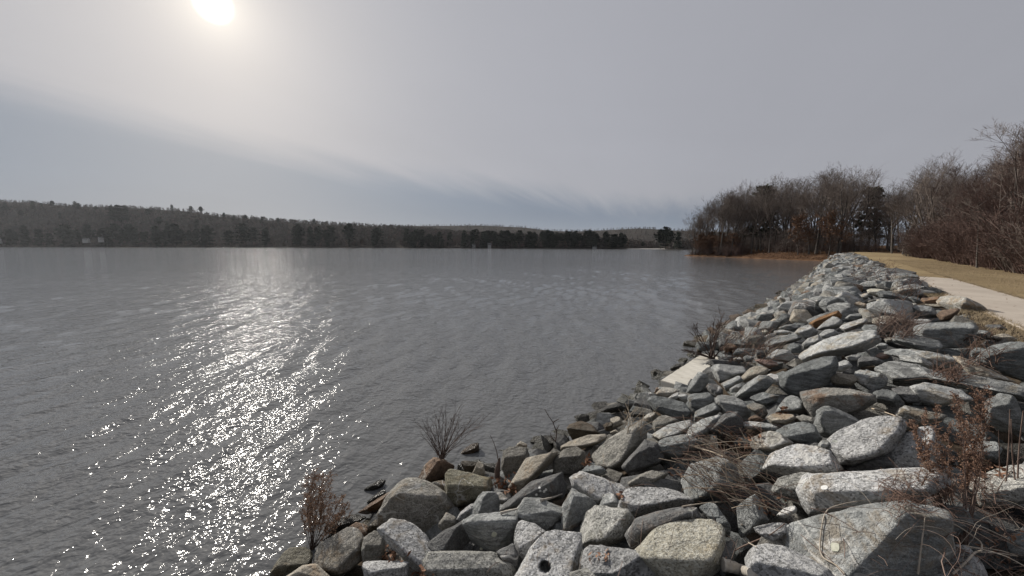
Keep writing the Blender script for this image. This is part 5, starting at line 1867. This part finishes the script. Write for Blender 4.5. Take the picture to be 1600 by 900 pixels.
# ================================================================== FOREGROUND PLANTS, STEMS AND LEAVES
bpy.context.view_layer.update()
DG = bpy.context.evaluated_depsgraph_get()
rng = np.random.default_rng(61)


def hit(px, py):
    d_ = ray(px, py)
    dn = Vector(d_).normalized()
    ok, loc, nor, idx, ob, mt = scene.ray_cast(DG, Vector(CAM), dn)
    if not ok:
        return None, None, 0
    loc = np.array(loc)
    return loc, np.array(nor), float((loc - CAM) @ FWD)


def at(px, py, dep):
    return CAM + ray(px, py) * dep


def bend(a, b, n, sag, rng, wob=0.03):
    """a gently bent stem from a to b"""
    a, b = np.array(a), np.array(b)
    L = np.linalg.norm(b - a)
    t = np.linspace(0, 1, n)[:, None]
    P = a * (1 - t) + b * t
    o = rng.normal(0, 1, 3) * wob * L
    P = P + np.sin(t * math.pi) * (o + np.array([0, 0, sag * L]))
    return P


def water_shrub(base_px, tips, n, label, mat, r, spread, dens, rng, mats2=None, dep=None):
    loc, nor, dp = hit(*base_px)
    dp = dep or dp
    base = at(*base_px, dp)
    root = empty('shrub', base)
    tag(root, label, 'shrub')
    st, tw = MB(), MB()
    for k in range(n):
        tx, ty = tips[int(rng.integers(len(tips)))]
        tip = at(tx + rng.normal(0, spread), ty + abs(rng.normal(0, spread)), dp + rng.normal(0, 0.12) * dp * 0.3) - base
        P = bend(rng.normal(0, 0.03, 3) * [1, 1, 0], tip * rng.uniform(0.7, 1.0), 7, rng.uniform(-0.02, 0.06), rng)
        st.tube(P, np.linspace(r, r * 0.3, 7) * rng.uniform(0.7, 1.2), 4)
        A, B = [], []
        for j in range(dens):
            i = int(rng.integers(2, 6))
            q = P[i]
            v = (P[i + 1] - P[i])
            L = np.linalg.norm(tip)
            v = v / np.linalg.norm(v) + rng.normal(0, 0.4, 3)
            e_ = q + v * L * rng.uniform(0.08, 0.22)
            A.append(q); B.append(e_)
            A.append((q + e_) / 2); B.append((q + e_) / 2 + (v + rng.normal(0, .5, 3)) * L * 0.08)
        if A:
            tw.segs(A, B, r * 0.35, r * 0.2, 3)
    st.build('stems', MAT[mat], root)
    if tw.n:
        tw.build('twigs', MAT[mats2 or mat], root, smooth=False)
    return root


water_shrub((690, 716), [(655, 640), (668, 645), (680, 640), (692, 632), (705, 640), (722, 622), (724, 640), (735, 645), (750, 640), (764, 645), (660, 668), (758, 668)], 34,
            'bare shrub of upright reddish stems rooted on the red brown rock in the water', 'twig_dark', 0.006, 6, 5, rng)
water_shrub((1112, 560), [(1078, 500), (1085, 505), (1070, 530), (1098, 490), (1110, 500), (1133, 482), (1135, 500), (1122, 510), (1066, 545), (1145, 520)], 17,
            'dark bare shrub spreading over the water behind the concrete slab', 'twig_dark', 0.018, 4, 7, rng)
water_shrub((1235, 470), [(1228, 452), (1236, 448), (1244, 455)], 7, 'tiny bare shrub at the waterline high up the bank beyond the slab', 'twig_dark', 0.012, 3, 3, rng)


def grass_clump(name, px_box, n, lean, length, mat, label, r, rng, kind='stuff', up=0.7, cat=None):
    mb = MB()
    x0, y0, x1, y1 = px_box
    for k in range(n):
        l_, n_, dp = hit(rng.uniform(x0, x1), rng.uniform(y0, y1))
        if l_ is None or dp > 60:
            continue
        d_ = np.array([lean[0], lean[1], up]) + rng.normal(0, 0.38, 3)
        d_ /= np.linalg.norm(d_)
        L = length * rng.uniform(0.5, 1.2)
        P = [l_ - d_ * 0.03]
        for i in range(5):
            d_ = d_ + np.array([lean[0] * .2, lean[1] * .2, -0.16]) + rng.normal(0, 0.06, 3)
            d_ /= np.linalg.norm(d_)
            P.append(P[-1] + d_ * L / 5)
        mb.tube(P, np.linspace(r, r * 0.35, 6) * rng.uniform(.7, 1.3), 3)
    o = mb.build(name, MAT[mat])
    return tag(o, label, cat, None, kind)


grass_clump('dry_grass', (1128, 520, 1205, 568), 240, (0.35, 0.15), 0.55, 'straw_red', 'reddish dry grass clump hanging over the rusty rocks beyond the slab', 0.006, rng)
grass_clump('dry_grass', (1150, 520, 1215, 562), 60, (0.4, 0.1), 0.6, 'straw', 'pale dry grass blades among the reddish clump beyond the slab', 0.005, rng)
grass_clump('dry_grass', (970, 655, 1010, 680), 26, (0.15, 0.05), 0.42, 'straw', 'pale dry stems standing behind the big cream wedge', 0.0045, rng, up=1.2)
grass_clump('dry_grass', (1368, 500, 1425, 530), 260, (0.15, -0.1), 0.5, 'cane', 'grey brown dry brush over rocks above the tabletop slab', 0.006, rng)
grass_clump('dry_grass', (1455, 575, 1500, 600), 130, (0.05, -0.1), 0.30, 'straw_red', 'patch of brown weeds above the large banded rock', 0.0045, rng)
grass_clump('dry_grass', (1500, 520, 1560, 575), 110, (0.0, -0.1), 0.35, 'straw_red', 'red brown twigs among rocks right of the square grey block', 0.005, rng)
grass_clump('dry_grass', (1395, 440, 1440, 470), 100, (0.1, -0.1), 0.4, 'straw_red', 'dry brown weeds along the rock edge by the path end', 0.007, rng)
grass_clump('dry_grass', (1330, 405, 1400, 440), 130, (0.1, -0.1), 0.5, 'straw_red', 'brown weeds between rocks and lawn past the path end', 0.01, rng)
# the heap of dry stems across the middle of the foreground
mb, mr = MB(), MB()
for k in range(210):
    px, py = rng.uniform(1060, 1200), rng.uniform(668, 800)
    if abs((px - 1130) * 0.55 - (py - 735)) > 62:
        continue
    l_, n_, dp = hit(px, py)
    if l_ is None:
        continue
    ang = rng.normal(0.6, 0.45)
    d_ = RIGHT * math.cos(ang) - UPV * math.sin(ang) * 0.7 - FWD * 0.25
    L = rng.uniform(0.22, 0.6)
    c_ = l_ + np.array([0, 0, rng.uniform(0.02, 0.12)]) - FWD * 0.03
    (mb if rng.random() < 0.6 else mr).tube(bend(c_ - d_ * L / 2, c_ + d_ * L / 2, 6, rng.uniform(0.0, 0.12), rng, 0.05), rng.uniform(0.0014, 0.0034), 4)
for k in range(120):
    px = rng.uniform(1045, 1190)
    py = 690 + (1150 - px) * 0.18 + rng.normal(0, 14)
    l_, n_, dp = hit(px, py)
    if l_ is None:
        continue
    d_ = rng.normal(0, 1, 3) * [1, 1, 0.4]
    d_ /= np.linalg.norm(d_)
    mr.tube(bend(l_ + [0, 0, .03] - d_ * .12, l_ + [0, 0, .05] + d_ * .15, 5, 0.1, rng, .1), rng.uniform(0.001, 0.003), 3)
tag(mb.build('dry_stems', MAT['straw']), 'pale dry stems heaped on the rocks in the middle foreground', kind='stuff')
tag(mr.build('dry_stems', MAT['straw_red']), 'red brown dry stems heaped on the rocks in the middle foreground', kind='stuff')


def stick(name, pts, r, mat, label, cat, off=0.02, taper=0.5, sides=6, lift=None):
    """a stick lying on what the photo shows under it: pixels -> points on the rocks"""
    P = []
    for i, q in enumerate(pts):
        l_, n_, dp = hit(q[0], q[1])
        if l_ is None:
            continue
        P.append(l_ + np.array([0, 0, off]) - FWD * off)
    P = np.array(P)
    # smooth the heights so the stick spans the gaps instead of draping into them
    dep = (P - CAM) @ FWD
    fit = np.polyval(np.polyfit(np.arange(len(P)), dep, 1), np.arange(len(P)))
    fit = np.minimum(fit, dep)
    P = np.array([CAM + (p - CAM) * (f / d_) for p, f, d_ in zip(P, fit, dep)])
    t = np.linspace(0, len(P) - 1, len(P) * 5)
    C = np.stack([np.interp(t, np.arange(len(P)), P[:, k]) for k in range(3)], 1)
    for _ in range(3):
        C[1:-1] = (C[:-2] + 2 * C[1:-1] + C[2:]) / 4
    mb = MB()
    mb.tube(C, np.linspace(r, r * taper, len(C)) * (1 + 0.08 * np.sin(np.arange(len(C)) * 1.7)), sides)
    return tag(mb.build(name, MAT[mat]), label, cat)


def dpx(p):
    return (1120 + p[0] / 4.089, 680 + p[1] / 4.089)


stick('driftwood', [(845, 783), (862, 779), (878, 773)], 0.014, 'driftwood', 'short pale stick in the gap below the long dark slab', 'stick')
stick('driftwood', [(782, 803), (795, 799), (809, 796)], 0.014, 'driftwood', 'pale bark strip on the humped rock behind the lichen spotted one', 'stick')
stick('driftwood', [dpx((20, 830)), dpx((80, 845)), dpx((150, 868)), dpx((205, 888))], 0.040, 'driftwood', 'pale knobbly log end lying at the foot of the coarse speckled rock', 'driftwood', off=0.03, taper=0.7, sides=9)
stick('stick', [(1064, 793), (1100, 787), (1152, 784)], 0.006, 'cane_pale', 'long straight pale stick under the big blue grey rock', 'stick')
stick('stick', [(1083, 700), (1110, 707), (1128, 715)], 0.008, 'straw', 'thick pale stem at the upper left of the stem heap', 'stick')
stick('stick', [(1050, 730), (1065, 717), (1078, 708)], 0.006, 'cane_pale', 'thin pale stem leaning left of the stem heap', 'stick')
stick('stick', [(1360, 640), (1378, 645), (1396, 652)], 0.009, 'straw', 'pale stem lying across the rough rock right of the rusty patched one', 'stick')
stick('vine', [dpx(p_) for p_ in [(795, 890), (740, 830), (660, 790), (638, 740), (645, 640), (665, 520), (700, 470), (800, 442), (880, 428), (960, 415)]], 0.005, 'cane_pale', 'pale looping vine hanging over the huge boulder left of its lichen spot', 'vine')
stick('vine', [dpx(p_) for p_ in [(440, 560), (520, 640), (600, 710), (680, 770), (760, 860), (790, 895)]], 0.0026, 'cane', 'thin brown vine slanting down across the huge boulder', 'vine')
stick('vine', [dpx(p_) for p_ in [(150, 575), (135, 600), (150, 650), (190, 690), (240, 720)]], 0.006, 'cane_pale', 'pale hooked stem below the plain grey five sided rock', 'vine')
stick('vine', [dpx(p_) for p_ in [(40, 790), (120, 730), (220, 685), (330, 640), (420, 570)]], 0.006, 'cane', 'brown cane slanting up under the plain grey five sided rock', 'vine')
stick('vine', [(1320 + a / 4.089, 680 + b / 4.089) for a, b in [(440, 890), (455, 760), (470, 640), (485, 530)]], 0.005, 'cane_pale', 'straight pale cane standing on the right of the huge boulder', 'cane')
stick('vine', [(1320 + a / 4.089, 680 + b / 4.089) for a, b in [(660, 890), (740, 820), (800, 750), (850, 745), (850, 690), (780, 640), (700, 590), (560, 520)]], 0.006, 'cane_pale', 'pale crooked cane across the bottom granite rock under the brambles', 'cane')
stick('stick', [dpx((0, 432)), dpx((70, 428)), dpx((135, 420))], 0.006, 'cane_pale', 'pale stick end left of the plain grey five sided rock', 'stick')

# blackened stump and a twig standing in the water
l_, n_, dp = hit(778, 745)
b_ = at(778, 745, dp)
root = empty('stump', b_)
tag(root, 'small black rotten stump at the water left of the tan wedge', 'stump')
mb = MB()
P = np.array([at(777, 748, dp), at(777, 735, dp), at(779, 724, dp), at(781, 715, dp)]) - b_
mb.tube(P, [0.045, 0.04, 0.03, 0.008], 7)
mb.build('trunk', MAT['twig_dark'], root)
mb = MB()
mb.tube(np.array([at(779, 722, dp), at(776, 705, dp), at(771, 690, dp), at(766, 680, dp)]) - b_, [0.008, 0.006, 0.004, 0.003], 4)
mb.build('twig', MAT['twig_dark'], root)
l_, n_, dp = hit(868, 690)
mb = MB()
b_ = at(868, 690, dp)
for pts in ([(868, 690), (870, 676), (864, 660), (856, 648), (851, 639)], [(864, 660), (874, 654)], [(868, 690), (862, 684), (860, 676)], [(869, 672), (874, 664)]):
    mb.tube([at(*q, dp) for q in pts], np.linspace(0.011, 0.005, len(pts)), 5)
tag(mb.build('branch', MAT['twig_dark']), 'dark drowned branch sticking out of the water above the long tan rock', 'branch')

# ---- feathery dead weeds: the left one by the water and the big plume on the right
def feathery(base_px, tips, n, label, mat, stem_mat, r, frond, fuzz, rng, dep=None, side=14, start=0.35, cat='weed', fz=0.0016):
    l_, n_, dp = hit(*base_px)
    dp = dep or dp
    base = at(*base_px, dp)
    root = empty('dead_weed', base)
    tag(root, label, cat)
    st, pl = MB(), MB()
    for k in range(n):
        tx, ty, sx = tips[k % len(tips)]
        tip = at(tx + rng.normal(0, sx), ty + rng.normal(0, sx * .6), dp + rng.normal(0, 0.03) * dp) - base
        P = bend(rng.normal(0, 0.015, 3) * [1, 1, 0], tip, 9, rng.uniform(-.03, .05), rng, 0.04)
        st.tube(P, np.linspace(r, r * .3, 9), 5)
        A, B = [], []
        L = np.linalg.norm(tip)
        for j in range(side):
            f = start + (1 - start) * (j + rng.random()) / side
            i = min(int(f * 8), 7)
            q = P[i] + (P[i + 1] - P[i]) * (f * 8 - i)
            t_ = P[i + 1] - P[i]
            t_ /= np.linalg.norm(t_)
            v = t_ * 0.9 + rng.normal(0, 0.55, 3)
            v /= np.linalg.norm(v)
            e_ = q + v * frond * L * rng.uniform(0.5, 1.1) * (1.2 - 0.7 * f)
            A.append(q); B.append(e_)
            m = fuzz
            ts = rng.uniform(0.1, 1.0, m)[:, None]
            C = q * (1 - ts) + e_ * ts
            D_ = C + (v * 0.5 + rng.normal(0, 0.6, (m, 3))) * frond * L * 0.16
            pl.segs(C, D_, fz * .5, fz * .25, 3)
            pl.tris(D_, fz * 2.6, rng, aspect=1.3)
        st.segs(A, B, r * .32, r * .16, 3)
    st.build('stems', MAT[stem_mat], root)
    pl.build('plumes', MAT[mat], root, smooth=False)
    return root


feathery((488, 858), [(484, 742, 3), (492, 738, 3), (500, 740, 3), (508, 742, 4), (516, 752, 4), (524, 775, 4), (534, 775, 4), (540, 790, 4), (478, 775, 4), (510, 790, 5), (472, 800, 3), (530, 800, 5), (545, 800, 4), (500, 765, 6)], 26,
         'feathery tan brown dead weed standing in the water at the lower left', 'plume_tan', 'twig_dark', 0.0045, 0.15, 14, rng, side=18, fz=0.0032)
feathery((1505, 850), [(1428, 660, 4), (1444, 645, 4), (1462, 634, 4), (1482, 622, 4), (1500, 612, 4), (1518, 604, 4), (1536, 602, 4), (1550, 620, 5), (1446, 690, 5), (1462, 675, 5), (1480, 660, 5), (1500, 650, 5), (1520, 650, 5), (1448, 728, 4), (1440, 740, 4), (1530, 680, 6)], 17,
         'tall feathery red brown dead weed rising in the right foreground', 'plume', 'cane', 0.0042, 0.075, 13, rng, side=40, start=0.42, fz=0.0021)
feathery((1440, 770), [(1443, 724, 2), (1436, 742, 3), (1452, 745, 3)], 4, 'small feathery sprig on the end of the long pale slab', 'plume_tan', 'cane', 0.003, 0.2, 7, rng, side=9)
feathery((1498, 600), [(1485, 577, 2), (1492, 570, 2), (1500, 572, 2)], 4, 'dark little dead weed on the long tan plank rock', 'plume', 'twig_dark', 0.006, 0.2, 5, rng, side=7)

# woody stalks at the right edge
l_, n_, dp = hit(1582, 752)
for k, (a, b, rr_) in enumerate([((1572, 752), (1578, 640), .0065), ((1586, 750), (1580, 655), .006), ((1590, 748), (1599, 642), .007), ((1562, 745), (1560, 672), .004)]):
    mb = MB()
    mb.tube(bend(at(*a, dp), at(*b, dp * 0.98), 7, 0, rng, .015), np.linspace(rr_ * .75, rr_ * .4, 7), 7)
    tag(mb.build('stalk', MAT['cane']), ['leftmost thick red brown stalk of the four at the right edge', 'thick red brown stalk second from the right at the right edge', 'rightmost thick red brown stalk at the right picture edge', 'short thin stalk left of the thick ones at the right edge'][(0, 1, 2, 3)[k]], 'stalk')

# the bramble tangle at the lower right
mb, mp = MB(), MB()
for k in range(330):
    px = rng.uniform(1400, 1690)
    lo = 765 + max(0, (1500 - px)) * 0.35
    py = rng.uniform(lo, 960)
    if px < 1480 and rng.random() < 0.62:
        continue
    l_, n_, dp = hit(px, py)
    if l_ is None or dp > 6:
        continue
    d_ = rng.normal(0, 1, 3) * [1, 0.7, 0.5] + [0, 0, 0.45]
    d_ /= np.linalg.norm(d_)
    L = rng.uniform(0.15, 0.62)
    P = [l_]
    for i in range(8):
        d_ = d_ + np.array([0, 0, -0.15]) + rng.normal(0, 0.13, 3)
        d_ /= np.linalg.norm(d_)
        q = P[-1] + d_ * L / 8
        P.append(q)
    r_ = rng.choice([0.0011, 0.0016, 0.0024, 0.0036], p=[.4, .3, .2, .1])
    (mp if rng.random() < 0.2 else mb).tube(P, np.linspace(r_, r_ * .5, 9), 4)
tag(mb.build('bramble', MAT['cane']), 'tangle of red brown bramble canes over the lower right rocks', kind='stuff')
tag(mp.build('bramble', MAT['cane_pale']), 'pale dead canes through the bramble tangle at lower right', kind='stuff')
mb = MB()
for k in range(380):
    px = rng.uniform(1380, 1560)
    py = 770 + (1480 - px) * -0.03 + rng.normal(0, 14) + (12 if px < 1450 else 0)
    l_, n_, dp = hit(px, py)
    if l_ is None or dp > 6:
        continue
    d_ = rng.normal(0, 1, 3) * [1.2, 1, 0.5]
    d_ /= np.linalg.norm(d_)
    mb.tube(bend(l_ - d_ * .06, l_ + d_ * .1 + [0, 0, .03], 4, 0.12, rng, .12), rng.uniform(0.0008, 0.002), 3)
tag(mb.build('twig_litter', MAT['straw_red']), 'fine red brown twigs caught along the front of the long pale slab', kind='stuff')
# loose dead twigs and stems lying over the rocks everywhere
mb = MB()
for k in range(150):
    px, py = rng.uniform(700, 1640), rng.uniform(520, 900)
    if py < 560 + (1250 - px) * 0.55:
        continue
    l_, n_, dp = hit(px, py)
    if l_ is None or dp > 14 or l_[2] < 0.25:
        continue
    d_ = rng.normal(0, 1, 3) * [1, 1, 0.3]
    d_ /= np.linalg.norm(d_)
    L = rng.uniform(0.10, 0.34)
    mb.tube(bend(l_ - d_ * L / 2 + [0, 0, .012], l_ + d_ * L / 2 + [0, 0, .02], 5, 0.06, rng, .08), rng.uniform(0.0010, 0.0026), 3)
tag(mb.build('twig_litter', MAT['cane']), 'loose dead twigs scattered over the rocks', kind='stuff')

# ---- fallen leaves caught between the stones
mb = MB()
for px, py, sx, sy, n_l in [(786, 757, 9, 6, 60), (800, 764, 8, 4, 25), (612, 868, 10, 6, 45), (660, 893, 7, 5, 30), (916, 720, 5, 4, 24), (970, 776, 4, 3, 14), (1085, 740, 20, 8, 60), (1150, 690, 25, 8, 60), 
                           (1545, 735, 18, 8, 50), (1205, 790, 10, 6, 26), (1225, 640, 8, 4, 16), (1560, 860, 30, 20, 60), (945, 870, 10, 5, 16)]:
    C = []
    for k in range(n_l):
        l_, n_, dp = hit(px + rng.normal(0, sx), py + rng.normal(0, sy))
        if l_ is not None and dp < 12:
            C.append(l_ + n_ * rng.uniform(0.005, 0.03))
    if C:
        mb.tris(np.array(C), 0.0066 * max(2.0, float(np.median((np.array(C) - CAM) @ FWD))), rng, flat=0.5, aspect=1.1)
tag(mb.build('fallen_leaves', MAT['dry_leaf'], smooth=False), 'brown fallen leaves caught in the gaps between the stones', kind='stuff')

# pale lichen discs, and white specks on the long dark slab
def disc(px, py, rad, mat, label, parent_hit=True):
    l_, n_, dp = hit(px, py)
    if l_ is None:
        return
    r_ = rad * dp / FPX
    n_ = n_ / np.linalg.norm(n_)
    a = np.cross(n_, [0.3, 0.2, 0.9])
    a /= np.linalg.norm(a)
    b2 = np.cross(n_, a)
    k = 14
    ring = [l_ + n_ * 0.003 + (a * math.cos(2 * math.pi * i / k) + b2 * math.sin(2 * math.pi * i / k)) * r_ * rng.uniform(.85, 1.1) for i in range(k)]
    low = [l_ - n_ * 0.01 + (q - l_) * 1.05 for q in ring]
    mb = MB()
    mb.add(np.array(ring + [l_ + n_ * 0.004] + low), [(k, i, (i + 1) % k) for i in range(k)] + [(i, k + 1 + i, k + 1 + (i + 1) % k) for i in range(k)] + [(i, k + 1 + (i + 1) % k, (i + 1) % k) for i in range(k)])
    tag(mb.build('lichen', MAT[mat], smooth=False), label, 'lichen')


simple_mat('lichen', (0.38, 0.385, 0.31), (0.47, 0.47, 0.39), 60, bump=0)
simple_mat('lichen_white', (0.55, 0.55, 0.53), (0.66, 0.66, 0.64), 60, bump=0)
disc(1305, 855, 7.5, 'lichen', 'round yellowish lichen spot on the huge boulder')
disc(772, 835, 4.5, 'lichen', 'round pale lichen spot on the grey rock left of the drilled block')
disc(752, 857, 2.4, 'lichen', 'smaller lichen spot low on the grey rock left of the drilled block')
for k, (px, py) in enumerate([(843, 762), (844, 767), (850, 768), (853, 765), (838, 773)]):
    disc(px, py, 2.0, 'lichen_white', ['topmost white speck on the long dark slab', 'white speck second from the left on the long dark slab', 'white speck in the middle on the long dark slab', 'rightmost white speck on the long dark slab', 'lowest white speck on the long dark slab'][k])
disc(1288, 762, 5, 'lichen_white', 'white flat patch at the left end of the long pale slab')

# ---- short dry grass on the lawn and along both sides of the path
S_ = np.concatenate([rng.uniform(4.36, 8.6, 30000), rng.uniform(2.3, 2.79, 9000), rng.normal(4.36, 0.05, 2500), rng.normal(4.33, 0.035, 2600), rng.normal(2.80, 0.035, 2600)])
U_ = np.concatenate([rng.uniform(3, 60, 30000) ** 1.0, rng.uniform(4, 34, 9000), rng.uniform(4, 34, 2500), rng.uniform(3, 29, 5200)])
m_ = ~((S_ > 2.88) & (S_ < 4.25) & (U_ < 28.8))
S_, U_ = S_[m_], U_[m_]
X_, Y_ = su_xy(S_, U_)
Z_ = np.where(S_ > 2.75, lawn_z(S_, U_), 2.40) + np.where((S_ > 2.8) & (S_ < 4.33) & (U_ < 28.8), 0.03, 0.0)
A = np.stack([X_, Y_, Z_ - 0.01], 1)
B = A + np.stack([rng.normal(0, .03, len(A)), rng.normal(0, .03, len(A)), rng.uniform(.03, .085, len(A))], 1)
mb = MB()
mb.segs(A, B, 0.004, 0.001, 3)
tag(mb.build('grass', MAT['grass_blades'], smooth=False), 'short tan winter grass beside the path', kind='stuff')
finish_labels()

shorten()

# a few dead leaves blown onto the path
C = []
for k in range(150):
    s_, u_ = rng.uniform(2.85, 4.3), rng.uniform(4, 28)
    if rng.random() < 0.6:
        s_ = 2.85 + abs(rng.normal(0, 0.15)) if rng.random() < 0.5 else 4.28 - abs(rng.normal(0, 0.15))
    x, y = su_xy(s_, u_)
    C.append((float(x), float(y), 2.443))
mb = MB()
mb.tris(np.array(C), 0.03, rng, flat=0.85)
tag(mb.build('fallen_leaves', MAT['dry_leaf'], smooth=False), 'dead leaves blown onto the concrete path', kind='stuff')

# ---- the thin haze over the lake
HZ = 0.000035
hx0, hx1, hy0, hy1, hz0, hz1 = -3600, 3200, -80, 4300, -32, 190
m = bpy.data.materials.new('haze')
m.use_nodes = True
T = NT(m.node_tree)
pvn = T.node("ShaderNodeVolumePrincipled")
pvn.inputs['Color'].default_value = (0.86, 0.90, 0.96, 1)
pvn.inputs['Density'].default_value = HZ
pvn.inputs['Anisotropy'].default_value = 0.3
on = T.node("ShaderNodeOutputMaterial")
T.t.links.new(pvn.outputs[0], on.inputs['Volume'])
V = [(x, y, z) for z in (hz0, hz1) for x, y in ((hx0, hy0), (hx1, hy0), (hx1, hy1), (hx0, hy1))]
tag(obj_np('haze', V, [(0, 3, 2, 1), (4, 5, 6, 7), (0, 1, 5, 4), (1, 2, 6, 5), (2, 3, 7, 6), (3, 0, 4, 7)], m, smooth=False), 'thin pale haze over the lake', kind='stuff')
